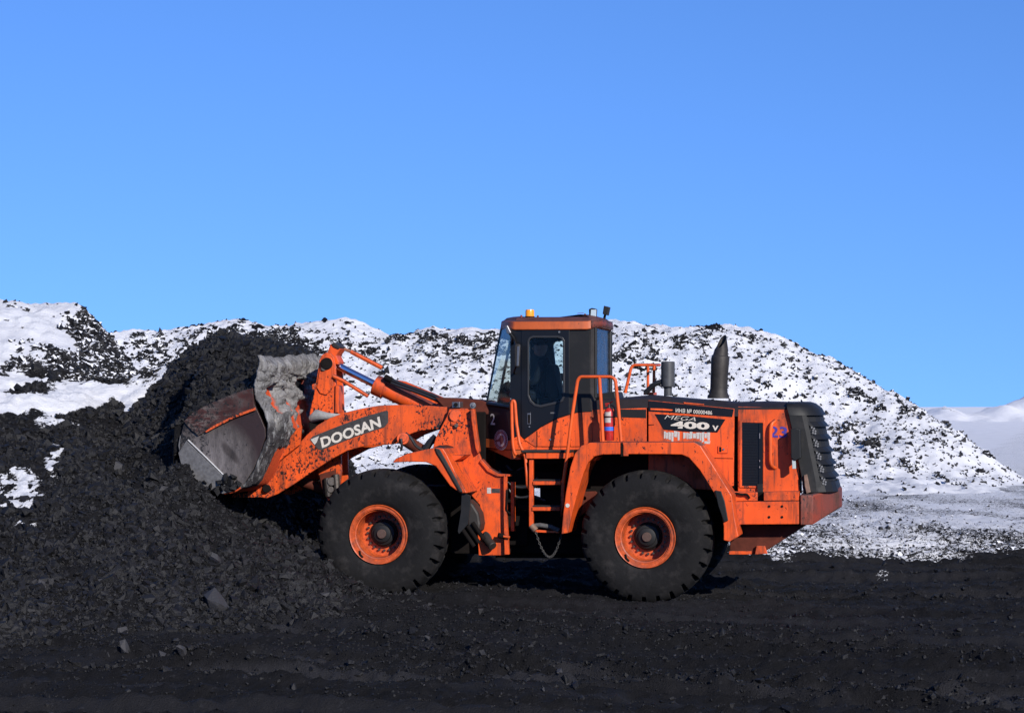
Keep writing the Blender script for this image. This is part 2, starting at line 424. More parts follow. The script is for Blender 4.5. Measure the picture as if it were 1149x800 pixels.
    def loft(s, rings, cap0=True, cap1=True):
        n = len(rings[0]); vs = [p for r in rings for p in r]; fs = []
        for i in range(len(rings) - 1):
            for k in range(n):
                k2 = (k + 1) % n; fs.append((i * n + k, i * n + k2, (i + 1) * n + k2, (i + 1) * n + k))
        if cap0: fs.append(tuple(range(n))[::-1])
        if cap1: fs.append(tuple((len(rings) - 1) * n + k for k in range(n)))
        return s.add(vs, fs)
    def build(s, name, mat, parent=None, bevel=0, smooth=None, seg=2):
        return mesh_obj(name, s.v, s.f, mat, parent, smooth, bevel, seg=seg)
def part(name, mat, parent, pts, w0, w1, bevel=.008, holes=(), smooth=None, label=None):
    o = MB().prism(pts, w0, w1, holes=holes).build(name, mat, parent, bevel, smooth)
    if label: o['label'] = label
    return o
def grid_obj(name, X, Y, Z, mat, attrs=None, smooth=True, parent=None):
    ny, nx = X.shape
    me = bpy.data.meshes.new(name)
    co = np.stack([X, Y, Z], -1).reshape(-1, 3).astype(np.float32)
    idx = np.arange(nx * ny).reshape(ny, nx)
    q = np.stack([idx[:-1, :-1], idx[:-1, 1:], idx[1:, 1:], idx[1:, :-1]], -1).reshape(-1, 4)
    raw_mesh(me, co, q, 4)
    me.materials.append(mat)
    if attrs:
        for k, v in attrs.items():
            a = me.attributes.new(k, 'FLOAT', 'POINT'); a.data.foreach_set('value', np.ascontiguousarray(v.reshape(-1).astype(np.float32)))
    if smooth: me.polygons.foreach_set('use_smooth', np.ones(len(q), dtype=bool))
    o = bpy.data.objects.new(name, me); COL.objects.link(o); o.parent = parent; return o
def raw_mesh(me, co, faces, k):
    me.vertices.add(len(co)); me.vertices.foreach_set('co', np.ascontiguousarray(co.reshape(-1)))
    me.loops.add(faces.size); me.loops.foreach_set('vertex_index', np.ascontiguousarray(faces.reshape(-1).astype(np.int32)))
    me.polygons.add(len(faces)); me.polygons.foreach_set('loop_start', np.arange(0, faces.size, k, dtype=np.int32))
    me.update(calc_edges=True); me.validate()
FONT = None
def text_on(name, s, parent, mat, o, xdir, ydir, width, height, lift=.003, shear=0, offset=0.0, thick=.001):
    """flat lettering lying on a surface; o = lower left corner, in machine coordinates"""
    cu = bpy.data.curves.new(name, 'FONT'); cu.body = s; cu.size = 1; cu.extrude = 0; cu.offset = offset; cu.shear = shear; cu.resolution_u = 3
    tmp = bpy.data.objects.new(name + '_src', cu); COL.objects.link(tmp)
    dg = bpy.context.evaluated_depsgraph_get(); dg.update()
    me = bpy.data.meshes.new_from_object(tmp.evaluated_get(dg)); bpy.data.objects.remove(tmp)
    co = np.array([v.co[:] for v in me.vertices]); mn = co.min(0); sz = co.max(0) - mn
    xd = Vector(xdir).normalized(); yd = Vector(ydir).normalized(); nd = xd.cross(yd).normalized()
    for v in me.vertices:
        a = (v.co.x - mn[0]) / sz[0] * width; b = (v.co.y - mn[1]) / sz[1] * height
        v.co = Vector(o) + xd * a + yd * b + nd * lift
    me.materials.clear(); me.materials.append(mat)
    ob = bpy.data.objects.new(name, me); COL.objects.link(ob); ob.parent = parent
    return ob
def text_px(name, s, parent, mat, p0, p1, hpx, w, lift=.004, shear=0, offset=0.0):
    """lettering on the plane w: baseline from photo pixel p0 to p1, hpx tall"""
    a = L(p0[0], p0[1], w); b = L(p1[0], p1[1], w); c = L(p0[0], p0[1] - hpx, w)
    x = b - a; y = Vector((0, -1, 0)).cross(x).normalized()
    return text_on(name, s, parent, mat, a, x, y, x.length, (c - a).length, lift, shear, offset)

# ================================================================== TERRAIN
def rbf(points, c=.6, smooth=0.0):
    P = np.array([[p[0], p[1]] for p in points]); Z = np.array([p[2] for p in points]); n = len(P)
    D = np.sqrt(((P[:, None] - P[None]) ** 2).sum(-1) + c * c)
    A = np.zeros((n + 3, n + 3)); A[:n, :n] = D - np.eye(n) * smooth; A[:n, n] = 1; A[:n, n + 1:] = P; A[n, :n] = 1; A[n + 1:, :n] = P.T
    sol = np.linalg.solve(A, np.concatenate([Z, np.zeros(3)]))
    def f(x, y):
        out = np.full(x.shape, sol[n]) + sol[n + 1] * x + sol[n + 2] * y
        for i in range(n): out = out + sol[i] * np.sqrt((x - P[i, 0]) ** 2 + (y - P[i, 1]) ** 2 + c * c)
        return out
    return f
def W(px, py, d):
    p = at_dist(px, py, d); return (p.x, p.y, p.z)
def LW(px, py, w):
    p = L(px, py, w); q = ORG + AX_U * p.x + AX_W * p.y; return (q.x, q.y, p.z)

# ---- ground: one sheet out to the horizon
def axis_pts(lo, hi, step, far, growth):
    a = list(np.arange(lo, hi, step)); s = step; x = hi
    while x < far: a.append(x); s *= growth; x += s
    return a
ys = [-400, -100, -30, 0, 6, 10] + axis_pts(13.5, 40, .05, 4000, 1.035)
xr = axis_pts(0, 9, .045, 3500, 1.05); xs = sorted([-v for v in xr[1:]] + xr)
GX, GY = np.meshgrid(np.array(xs), np.array(ys))
RUTS = []
for (x1, y1, x2, y2, wd_, dp_) in [(430, 706, 1149, 742, .55, .05), (560, 690, 1149, 716, .5, .035), (300, 742, 1149, 792, .6, .055), (0, 752, 700, 770, .5, .035), (700, 664, 1149, 672, .5, .03), (480, 730, 1000, 800, .45, .04), (780, 650, 1149, 646, .5, .03)]:
    a_ = at_ground(x1, y1); b_ = at_ground(x2, y2); RUTS.append((a_.x, a_.y, (b_.y - a_.y) / (b_.x - a_.x), wd_, dp_))
def rut_field(x, y):
    h = np.zeros_like(x); sh = np.zeros_like(x); ins = np.zeros_like(x)
    for i, (x0, y0, m_, wd_, dp_) in enumerate(RUTS):
        wob = .18 * np.sin(x * .5 + i) + .12 * gnoise(x * .6, x * 0 + i, 600)
        d_ = (y - y0 - m_ * (x - x0) - wob); fade = sstep(-.35, .25, gnoise(x * .16, x * 0 + 3.3 * i, 610) + .12)
        q_ = np.abs(d_) / (wd_ * .5)
        h = h + fade * (-1.4 * dp_ * sstep(1.15, .75, q_) + dp_ * 2.3 * np.exp(-((q_ - 1.35) / .28) ** 2) * (.5 + .8 * np.abs(gnoise(x * 4, y * 4, 620))))
        h = h + fade * .016 * np.sin((x + .4 * np.abs(d_)) * 2 * np.pi / .22) * sstep(1.0, .7, q_)
        sh = np.maximum(sh, fade * np.exp(-((q_ - 1.35) / .4) ** 2)); ins = np.maximum(ins, fade * sstep(1.0, .7, q_))
    return h, sh, ins
def ground_h(x, y):
    near = sstep(90, 45, np.hypot(x, y))
    h = .05 * fbm(x * .35, y * .5, 4, 3) * near
    ridge = 1 - np.abs(gnoise(x * .10 + 3, (y + .22 * x) * .9, 21)) * 2.0
    h = h + .12 * np.clip(ridge, 0, 1) ** 3 * near
    ridge2 = 1 - np.abs(gnoise(x * .16 + 9, (y + .16 * x) * 1.9, 25)) * 2.2
    h = h + .07 * np.clip(ridge2, 0, 1) ** 3 * near * sstep(.35, .6, .5 + .5 * fbm(x * .3, y * .3, 2, 30))
    h = h + .04 * fbm(x * 2.6, y * 3.4, 3, 5) * near + .022 * fbm(x * 8, y * 8, 2, 8) * near
    rh, _, _ = rut_field(x, y); h = h + rh * near
    u, w = to_uw(x, y)
    # flattened where the tyres stand
    for uc in (0.0, -3.6):
        for wc in (.34, 2.56):
            k = np.exp(-(((u - uc) / .5) ** 2 + ((w - wc) / .42) ** 2) ** 2)
            h = h * (1 - k) + .012 * k
    return h - .02
GZ = ground_h(GX, GY)
# far rolling land
far = sstep(110, 260, np.hypot(GX, GY))
GZ = GZ + far * (.5 * fbm(GX / 90, GY / 90, 3, 60))
def ground_snow(x, y, z):
    px, py = project(x, np.maximum(y, .5), z)
    d = y
    px = np.where(y > 5, px, 0)
    n1 = fbm(x * .18, y * .10, 3, 41)
    edge = 34.6 + 1.2 * n1 + .7 * fbm(x * .9, y * .5, 3, 43) + np.clip((x - 8) * .25, 0, 3)
    edge = edge + 22 * sstep(4.4, 2.6, x)
    s = np.where(d < edge, .04, 0)
    inner = .49 + .06 * sstep(0, 9, d - edge) + .085 * fbm(x * .5, y * .2, 5, 44) * sstep(110, 65, d)
    
    bx = np.interp(py, [462, 470, 482, 500, 522, 545, 575, 600], [1160, 1146, 1136, 1108, 1060, 985, 880, 700])
    inner = inner + .55 * sstep(16, -22, px - bx + 14 * fbm(x * .5, y * .12, 4, 48) * sstep(120, 70, d)) + .03 * sstep(0, 30, px - bx) * sstep(66, 80, d)
    s = s + sstep(-.5, .9, d - edge + .5 * fbm(x * 2.2, y * 1.1, 3, 46)) * inner
    # a few thin snow streaks on the dark part
    st = (fbm(x * 1.2, y * .45, 4, 47) > .62) & (d > 27) & (x > 5)
    s = np.where(st & (d < edge), .27, s)
    st2 = np.exp(-(((x - 6.1) / .8) ** 2 + ((y - 32.0) / .25) ** 2)) * .30 + np.exp(-(((x - 8.4) / .55) ** 2 + ((y - 28.2) / .35) ** 2)) * .26
    s = s + np.where(d < edge, st2, 0)
    return np.clip(s, 0, 1.1)
GS = ground_snow(GX, GY, GZ)
def bands(x, y):
    a = sstep(.05, .45, fbm(x * .05 + 2, (y + .13 * x + .25 * np.sin(x * .35)) * 1.15, 3, 500))
    b = sstep(.1, .5, fbm(x * .07 + 7, (y + .24 * x) * 2.2, 3, 505))
    return np.clip(.75 * a + .4 * b, 0, 1)
GB = bands(GX, GY) * sstep(40, 34, GY)
ground = grid_obj('ground', GX, GY, GZ, GROUND_M, {'snow': GS, 'packed': np.clip(GB * .40 + .75 * rut_field(GX, GY)[2], 0, 1)})
tagp(ground, kind='structure')

# ---- background spoil hill
crest = [(-420, 372), (-200, 366), (0, 372), (60, 376), (100, 378), (130, 372), (165, 371), (200, 377), (225, 370), (250, 362), (275, 361), (300, 367), (330, 365), (360, 363), (392, 360),
         (415, 368), (445, 377), (470, 371), (482, 370), (505, 377), (530, 374), (550, 376), (580, 372), (620, 368), (655, 364), (690, 362), (720, 364), (750, 368), (780, 369), (805, 371), (830, 376), (850, 383),
         (880, 396), (905, 410), (925, 417), (950, 425), (980, 435), (1010, 446), (1040, 461), (1065, 479), (1090, 498), (1108, 514)]
cp = []
for (x, y) in crest:
    d = 84 - max(0, x - 900) * .055
    cp.append(W(x, y, d))
    X_, Y_, Z_ = cp[-1]
    cp.append((X_, Y_ + 9, Z_ - 2.8 if Z_ > 3 else -.6))
    cp.append((X_, Y_ + 22, -1))
    base = 66.5 if x < 1000 else 66.5 + (x - 1000) * .02
    cp.append((X_ * base / Y_, base, .22))
    cp.append((X_ * (base - 3.2) / Y_, base - 3.2, .02))
    cp.append((X_ * (base - 8) / Y_, base - 8, -.35))
    mid = (Y_ + base) / 2
    cp.append((X_ * mid / Y_, mid, Z_ * .54))
for yy in (60, 66, 75, 84, 95, 105):
    for xx in (18.6, 21, 25, 30): cp.append((xx, yy, -.8 - (xx - 18) * .1))
fH = rbf(cp, 1.0, .02)
hx = np.arange(-27, 27, .07); hy = np.concatenate([np.arange(58.5, 86, .11), np.arange(86, 106, .5)])
HX, HY = np.meshgrid(hx, hy)
HZ = fH(HX, HY)
HZ = HZ + .10 * fbm(HX * .9, HY * .6, 4, 70) + .22 * fbm(HX * .28, HY * .3, 3, 73)
# lumpy snow, rocks poking out
P_x, P_y = project(HX, HY, HZ)
def blob(px, py, cx, cy, rx, ry, ang=0):
    c, s = math.cos(R(ang)), math.sin(R(ang)); dx = px - cx; dy = py - cy
    return np.exp(-(((dx * c + dy * s) / rx) ** 2 + ((-dx * s + dy * c) / ry) ** 2))
dens = .0 * np.ones_like(HX)
for b in [(270, 382, 60, 18, 12), (290, 388, 50, 14, 14), (340, 388, 45, 10, 18), (235, 395, 50, 14, -10), (330, 385, 50, 14, 15), (420, 395, 30, 12, 20), (480, 377, 55, 8, 5), (510, 392, 50, 13, 10), (540, 382, 25, 8, 0),
          (165, 395, 20, 20, 50), (200, 410, 30, 18, 30), (705, 400, 26, 26, 40), (760, 385, 22, 10, 10), (785, 383, 24, 12, 30), (735, 395, 14, 16, 0), (840, 380, 22, 7, 8), (850, 440, 14, 8, 0),
          (965, 447, 14, 10, 40), (990, 463, 12, 10, 45), (1022, 462, 16, 8, 0), (1042, 478, 10, 9, 45), (900, 412, 10, 6, 40), (960, 440, 24, 8, 35), (1020, 525, 18, 9, 20), (975, 500, 22, 10, 30), (945, 495, 18, 14, 0),
          (1055, 490, 16, 6, 20), (800, 370, 20, 6, 5), (560, 392, 20, 12, 0), (445, 380, 18, 6, 0)]:
    dens = dens + .42 * blob(P_x, P_y, b[0], b[1], b[2] * .8, b[3] * .8, b[4])
dens = dens + .10 * sstep(440, 370, P_y) * sstep(700, 300, P_x)
# smooth drifts near the foot under the boom and to the right
dens = dens - .25 * sstep(468, 505, P_y) * sstep(640, 500, P_x) - .12 * sstep(520, 548, P_y)
sk = HX * .55 + HZ * 1.0; sy = HZ * 2.1 - HX * .55
n_a = fbm(sk * 2.4, sy * 1.4, 4, 80, .6)
n_b = fbm(sk * 5.2, sy * 3.2, 3, 85, .6)
spot = np.maximum(sstep(.60, .72, n_a * .85 + dens * 1.0 + .0), sstep(.62, .72, n_b * .80 + dens * .8 + .06))
HZ = HZ + spot * (.05 + .08 * fbm(HX * 4, HY * 4, 3, 91)) + .05 * fbm(HX * 2.2, HY * 1.8, 4, 95)
HS = 1.05 - spot * 1.05
hill = grid_obj('snowy_hill', HX, HY, HZ, HILL_M, {'snow': HS})
tagp(hill, kind='structure')

# distant snowy hills on the right horizon
fx = np.arange(40, 260, 1.0); fy = np.arange(320, 420, 1.5)
FX, FY = np.meshgrid(fx, fy)
fpx = 574.5 + FPX * FX / FY
prof = np.interp(fpx, [700, 950, 1030, 1060, 1085, 1105, 1125, 1149, 1200, 1300], [.2, .4, 1.3, 2.2, 1.9, 2.3, 2.7, 3.4, 4.0, 3.4])
FZ = prof * np.exp(-((FY - 370) / 12) ** 2) * (1 + .5 * fbm(FX / 9, FY / 20, 4, 33)) + .35 * fbm(FX / 4, FY / 8, 3, 36) - .4
FZ[0, :] = -3; FZ[-1, :] = -3
tagp(grid_obj('distant_hills', FX, FY, FZ, HILL_M, {'snow': np.full(FX.shape, .98) - .5 * (fbm(FX / 6, FY / 10, 3, 39) > .62)}), kind='structure')

# ---- coal heap on the left (coal face in front, snow on its back), cut by the machine
hp = []
for (x, y) in [(-350, 742), (-180, 738), (-60, 733), (0, 729), (60, 726), (130, 720), (200, 716), (270, 712), (340, 706), (400, 696), (440, 682)]:
    g = at_ground(x, y); hp.append((g.x, g.y, -.02)); hp.append((g.x, g.y - 1.2, -.35))
for (x, y) in [(470, 670), (440, 670), (400, 653), (350, 627), (300, 601), (250, 574), (225, 556), (205, 535)]:
    hp.append(LW(x, y, -.35))
for (x, y, w) in [(200, 528, -.1), (190, 508, .3), (195, 480, 1.5), (205, 440, 2.5), (225, 400, 3.2), (258, 392, 3.4), (290, 398, 3.3), (330, 412, 3.4)]:
    hp.append(LW(x, y, w))
for (x, y, d) in [(0, 660, 24.7), (100, 655, 25.0), (200, 655, 25.6), (0, 590, 26.8), (100, 590, 27.0), (170, 585, 27.4), (300, 660, 26.3), (0, 520, 29.0), (80, 515, 29.4), (150, 520, 29.9), (172, 505, 31.0), (178, 540, 29.4),
                  (0, 452, 31.6), (50, 450, 32), (100, 455, 32.2), (140, 466, 32.3), (168, 452, 32.6), (190, 425, 33), (222, 390, 33.6), (255, 384, 33.8), (290, 389, 33.8), (325, 402, 33.8),
                  (0, 405, 34.2), (50, 405, 34.3), (95, 410, 34.5), (130, 430, 34.6), (0, 347, 38), (45, 347, 38), (92, 348, 38), (108, 366, 37.8), (125, 388, 37.4), (143, 408, 37.0), (162, 436, 36.5), (182, 462, 36.3), (-150, 347, 38), (-400, 350, 38),
                  (-150, 455, 31.4), (-400, 460, 31), (-200, 590, 26.7), (-400, 590, 26.6)]:
    hp.append(W(x, y, d))
for (x, y) in [(-7.5, 41), (-9.5, 41), (-12, 41), (-15, 41)]: hp.append((x, y, 3.0))
for (x, y) in [(-4.8, 37), (-3.9, 37), (-3.4, 35.8), (-5.5, 38.5)]: hp.append((x, y, .8))
for (x, y) in [(-7, 46), (-10, 46), (-15, 46), (-4, 41), (-2.5, 38), (-2, 36)]: hp.append((x, y, -.6))
fC = rbf(hp, .35, .01)
U205 = L(205, 520, -.15).x; UBK = L(300, 485, -.15).x
def heap_h(x, y):
    z = fC(x, y)
    z = z + .10 * fbm(x * .8, y * .8, 4, 110) * sstep(.0, .6, z)
    u, w = to_uw(x, y)
    # lane dug out by the machine
    outside = np.maximum(np.maximum(-.28 - w, w - 3.25), 0)
    lane = -.25 + outside * 1.5
    lane = np.where(w > 3.2, -.25 + np.maximum(w - 3.25, 0) * 1.2, lane)
    lane = lane + np.clip((U205 + 1.5 - u), 0, 9) * 1.12 + np.clip(U205 + .25 - u, 0, 9) * 3.5
    cutm = np.where((w > -.28) | (outside > 0), lane, 99)
    cutm = np.where((w < -.28), 99, cutm)
    # beyond the lane: bank falls to the right
    bank = np.where(w > 3.0, np.clip((UBK + .35 - u) * 2.2, -.5, 99), 99)
    z = np.minimum(z, np.minimum(cutm, bank))
    return z
CX, CY = np.meshgrid(np.arange(-15, .2, .035), np.concatenate([np.arange(21.2, 34, .04), np.arange(34, 46, .08)]))
CZ0 = heap_h(CX, CY)
wd, wv = worley(CX * 5.5, CY * 5.5, 200)
wd2, wv2 = worley(CX * 12, CY * 12, 210)
cpx, cpy = project(CX, CY, CZ0)
hs_ = sstep(480, 455, cpy + 26 * fbm(CX * 1.3, CY * .6, 4, 120)) * sstep(200, 178, cpx)
hs_ = hs_ * sstep(30.6, 31.4, CY + .6 * fbm(CX, CY, 3, 121) + .25 * (CX + 10.5) * 0)
line_ = 225 - (cpy - 388)
hs_ = hs_ * np.maximum(sstep(line_ + 3, line_ - 8, cpx), sstep(34.9, 35.5, CY))
darkb = np.zeros_like(CX)
for b in [(108, 378, 26, 12, 55), (118, 388, 22, 12, 50), (100, 385, 24, 16, 45), (60, 420, 45, 13, 10), (130, 410, 26, 12, 45), (20, 418, 26, 8, 0), (150, 400, 10, 26, -35), (75, 405, 20, 10, 0), (30, 440, 22, 6, 0), (115, 425, 26, 8, 20), (100, 470, 40, 10, 0), (95, 362, 12, 8, 30)]:
    darkb += 1.0 * blob(cpx, cpy, *b)
darkb = np.clip(darkb, 0, 1.12)
HSN = hs_ * (.98 - darkb * .85 + .46 * fbm(CX * 1.5, CY * 1.2, 5, 123, .62))
for b, k in [((22, 553, 26, 24, 35), .92), ((60, 518, 11, 24, 10), .80), ((157, 548, 4, 7, 0), .55), ((30, 590, 36, 10, 10), .45), ((62, 462, 12, 22, -10), .5), ((75, 607, 8, 5, 0), .35)]:
    HSN = np.maximum(HSN, k * blob(cpx, cpy, *b) ** .6 * (.78 + .55 * fbm(CX * 6, CY * 5, 4, 124, .7)))
rock = (.05 * (1 - np.clip(wd * 1.25, 0, 1)) * (.4 + wv) + .022 * (1 - np.clip(wd2 * 1.3, 0, 1)) * (.3 + wv2)) * sstep(.02, .25, CZ0)
CZ = CZ0 + rock * (1 - .6 * np.clip(HSN, 0, 1)) + .05 * np.clip(HSN, 0, 1) + .03 * fbm(CX * 3, CY * 3, 3, 130) * sstep(.0, .3, CZ0)
heap = grid_obj('coal_heap', CX, CY, CZ, HEAP_M, {'snow': np.clip(HSN, 0.02, 1.1)})
tagp(heap, kind='structure')

# ---- loose lumps
def lump_shapes(n, npts):
    out = []
    for i in range(n):
        r = np.random.default_rng(50 + i)
        cb = np.array([(a, b, c) for a in (-1, 1) for b in (-1, 1) for c in (-1, 1)]) * .72
        d_ = cb + r.uniform(-.42, .42, (8, 3))
        if npts > 8:
            e_ = r.normal(size=(npts - 8, 3)); e_ /= np.linalg.norm(e_, axis=1)[:, None]; d_ = np.concatenate([d_, e_ * r.uniform(.9, 1.15, (npts - 8, 1))])
        d_ = d_ * np.array([1.2, .85, .62])
        bm = bmesh.new()
        for p_ in d_: bm.verts.new(p_)
        h_ = bmesh.ops.convex_hull(bm, input=bm.verts)
        junk = list({g for g in list(h_['geom_interior']) + list(h_['geom_unused']) if isinstance(g, bmesh.types.BMVert)})
        if junk: bmesh.ops.delete(bm, geom=junk, context='VERTS')
        bmesh.ops.triangulate(bm, faces=bm.faces); bmesh.ops.recalc_face_normals(bm, faces=bm.faces)
        bm.verts.index_update()
        out.append((np.array([v.co[:] for v in bm.verts]), np.array([[v.index for v in f.verts] for f in bm.faces]))); bm.free()
    return out
SH1 = lump_shapes(16, 8); SH2 = lump_shapes(8, 14)
def scatter(name, P, S, tone, mat, shapes=SH1, parent=None, squash=1.0):
    n = len(P); cos = []; fcs = []; tn = []; base = 0
    ang = rng.normal(size=(n, 4)); ang /= np.linalg.norm(ang, axis=1)[:, None]
    tilt = .8
    ang[:, 1:3] *= tilt; ang /= np.linalg.norm(ang, axis=1)[:, None]
    w_, x_, y_, z_ = ang.T
    M = np.empty((n, 3, 3))
    M[:, 0, 0] = 1 - 2 * (y_ * y_ + z_ * z_); M[:, 0, 1] = 2 * (x_ * y_ - z_ * w_); M[:, 0, 2] = 2 * (x_ * z_ + y_ * w_)
    M[:, 1, 0] = 2 * (x_ * y_ + z_ * w_); M[:, 1, 1] = 1 - 2 * (x_ * x_ + z_ * z_); M[:, 1, 2] = 2 * (y_ * z_ - x_ * w_)
    M[:, 2, 0] = 2 * (x_ * z_ - y_ * w_); M[:, 2, 1] = 2 * (y_ * z_ + x_ * w_); M[:, 2, 2] = 1 - 2 * (x_ * x_ + y_ * y_)
    kind = rng.integers(0, len(shapes), n)
    for k, (co, fc) in enumerate(shapes):
        sel = np.where(kind == k)[0]
        if not len(sel): continue
        st = rng.uniform(.75, 1.3, (len(sel), 1, 3)); st[:, :, 2] *= squash
        c = np.einsum('nij,nvj->nvi', M[sel], co[None] * st) * S[sel][:, None, None] + P[sel][:, None, :]
        cos.append(c.reshape(-1, 3)); m = len(co)
        fcs.append((fc[None] + (np.arange(len(sel)) * m)[:, None, None]).reshape(-1, 3) + base); base += m * len(sel)
        tn.append(np.repeat(tone[sel], m))
    me = bpy.data.meshes.new(name); raw_mesh(me, np.concatenate(cos).astype(np.float32), np.concatenate(fcs), 3)
    a = me.attributes.new('tone', 'FLOAT', 'POINT'); a.data.foreach_set('value', np.concatenate(tn).astype(np.float32))
    me.polygons.foreach_set('use_smooth', np.zeros(len(me.polygons), dtype=bool))
    me.materials.append(mat)
    o = bpy.data.objects.new(name, me); COL.objects.link(o); o.parent = parent; return o
def pick(Zg, Xg, Yg, weight, n):
    w_ = weight.reshape(-1).astype(float); w_ = w_ / w_.sum(); i = rng.choice(len(w_), n, p=w_)
    jx = rng.uniform(-.02, .02, n); return np.stack([Xg.reshape(-1)[i] + jx, Yg.reshape(-1)[i] + jx[::-1], Zg.reshape(-1)[i]], -1), i
def powsize(n, lo, hi, k=2.2):
    u_ = rng.random(n); return lo * (1 - u_ * (1 - (lo / hi) ** k)) ** (-1 / k)
def tones(n): return np.clip(np.abs(rng.normal(0, .22, n)) ** 1.2 * .8 + (rng.random(n) < .010) * .9, 0, 1)

# on the heap
wgt = (CZ0 > .02) * (np.clip(HSN, 0, 1) < .35) * (.04 + .96 * sstep(-60, -20, cpx)) * (cpx > -330) * (CY < 35) * np.clip(1.4 - (CY - 24) * .06, .5, 1.4) * (.25 + np.clip(fbm(CX * 1.2, CY * 1.2, 3, 140) * 1.5 + .55, 0, 1.6))
P, _ = pick(CZ, CX, CY, wgt, 110000); S = powsize(len(P), .009, .075, 2.0)
P[:, 2] += S * .15
o = scatter('coal_lumps', P, S, tones(len(P)), LUMP_M)
tagp(o, kind='stuff', label='loose black coal lumps covering the face of the heap beside the bucket', category='coal')
# at the toe and over the yard
gpx, gpy = project(GX, np.maximum(GY, .5), GZ)
toe = heap_h(GX, GY)
wg = (GY > 14.5) & (GY < 37) & (gpx > -30) & (gpx < 1180)
rdg = np.clip(1 - np.abs(gnoise(GX * .10 + 3, (GY + .22 * GX) * .9, 21)) * 2.0, 0, 1) ** 3 + .6 * np.clip(1 - np.abs(gnoise(GX * .16 + 9, (GY + .16 * GX) * 1.9, 25)) * 2.2, 0, 1) ** 3
dn = (.08 + 3.0 * rut_field(GX, GY)[1] + .6 * rdg + .4 * sstep(.25, .9, fbm(GX * .12, (GY + .2 * GX) * .8, 3, 150) + .35) + 1.4 * np.exp(-((GX + 1.5) ** 2 / 14 + (GY - 24.5) ** 2 / 4)))
P, _ = pick(GZ, GX, GY, wg * dn * (1.12 - GB), 60000); S = powsize(len(P), .005, .042, 2.3); P[:, 2] += S * .2
o = scatter('coal_grit', P, S, tones(len(P)), LUMP_M)
tagp(o, kind='stuff', label='small crumbs of coal strewn over the dark yard in front of the machine', category='coal grit')
# on the snowed gravel behind
wg = (GY > 36) & (GY < 66) & (gpx > 780) & (gpx < 1190)
P, _ = pick(GZ, GX, GY, wg * (GY ** 1.0), 5000); S = powsize(len(P), .012, .07, 2.3)
o = scatter('frozen_clods', P, S, tones(len(P)), LUMP_SNOW_M)
tagp(o, kind='stuff', label='dark frozen clods scattered on the snowy gravel behind the machine', category='clods')
# poking out of the snow on the hill
spw = np.clip(spot, 0, 1) * (HY < 86) * (P_y < 560)
P, _ = pick(HZ, HX, HY, (.55 * spw + .05 * sstep(552, 522, P_y)) * (HY < 81.5), 20000); S = powsize(len(P), .024, .125, 2.4)
o = scatter('spoil_rocks', P, S, tones(len(P)) * .6, LUMP_SNOW_M)
tagp(o, kind='stuff', label='black spoil rocks poking through the snow of the long hill', category='rocks')
# rough black edge of the left heap's snowed back
wgt = (CY > 33.5) * (CY < 39.5) * (cpx > -20) * (cpx < 190) * (np.clip(1 - HSN, 0, 1) ** 2)
P, _ = pick(CZ, CX, CY, wgt, 7000); S = powsize(len(P), .018, .085, 2.3)
o = scatter('snowed_coal_rubble', P, S, tones(len(P)) * .3, LUMP_SNOW_M)
tagp(o, kind='stuff', label='coal rubble breaking through the snow on top of the left heap', category='rubble')
# individual boulders one can point at
for (px_, py_, d_, s_, lab) in [(242, 631, None, .10, 'light grey angular coal lump halfway up the heap below the bucket'),
                                (243, 681, None, .13, 'large grey coal lump near the toe of the heap'),
                                (205, 731, None, .055, 'small pale stone alone on the yard in front of the heap'),
                                (140, 728, None, .07, 'broad grey lump at the foot of the heap, left of the lone pale stone')]:
    d = ray(px_, py_); t = np.linspace(20, 40, 4000) / d.y
    X_ = d.x * t; Y_ = d.y * t; Z_ = CAM_H + d.z * t
    hh = np.maximum(heap_h(X_, Y_), ground_h(X_, Y_)); k = int(np.argmax(Z_ < hh + .03))
    o = scatter('coal_lump', np.array([[0, 0, 0.]]), np.array([s_]), np.array([1.0]), LUMP_M, SH2)
    o.location = (X_[k], Y_[k], hh[k] + s_ * .55)
    tagp(o, label=lab, category='coal lump')

# ================================================================== THE WHEEL LOADER
LD = empty('wheel_loader', None, ORG); LD.rotation_euler = (0, 0, -YAW)
tagp(LD, label='dirty orange wheel loader digging its raised bucket into the coal heap', category='wheel loader')
WC = 1.45
def mir(p): return Vector((p[0], 2 * WC - p[1], p[2]))
def mw(w): return 2 * WC - w

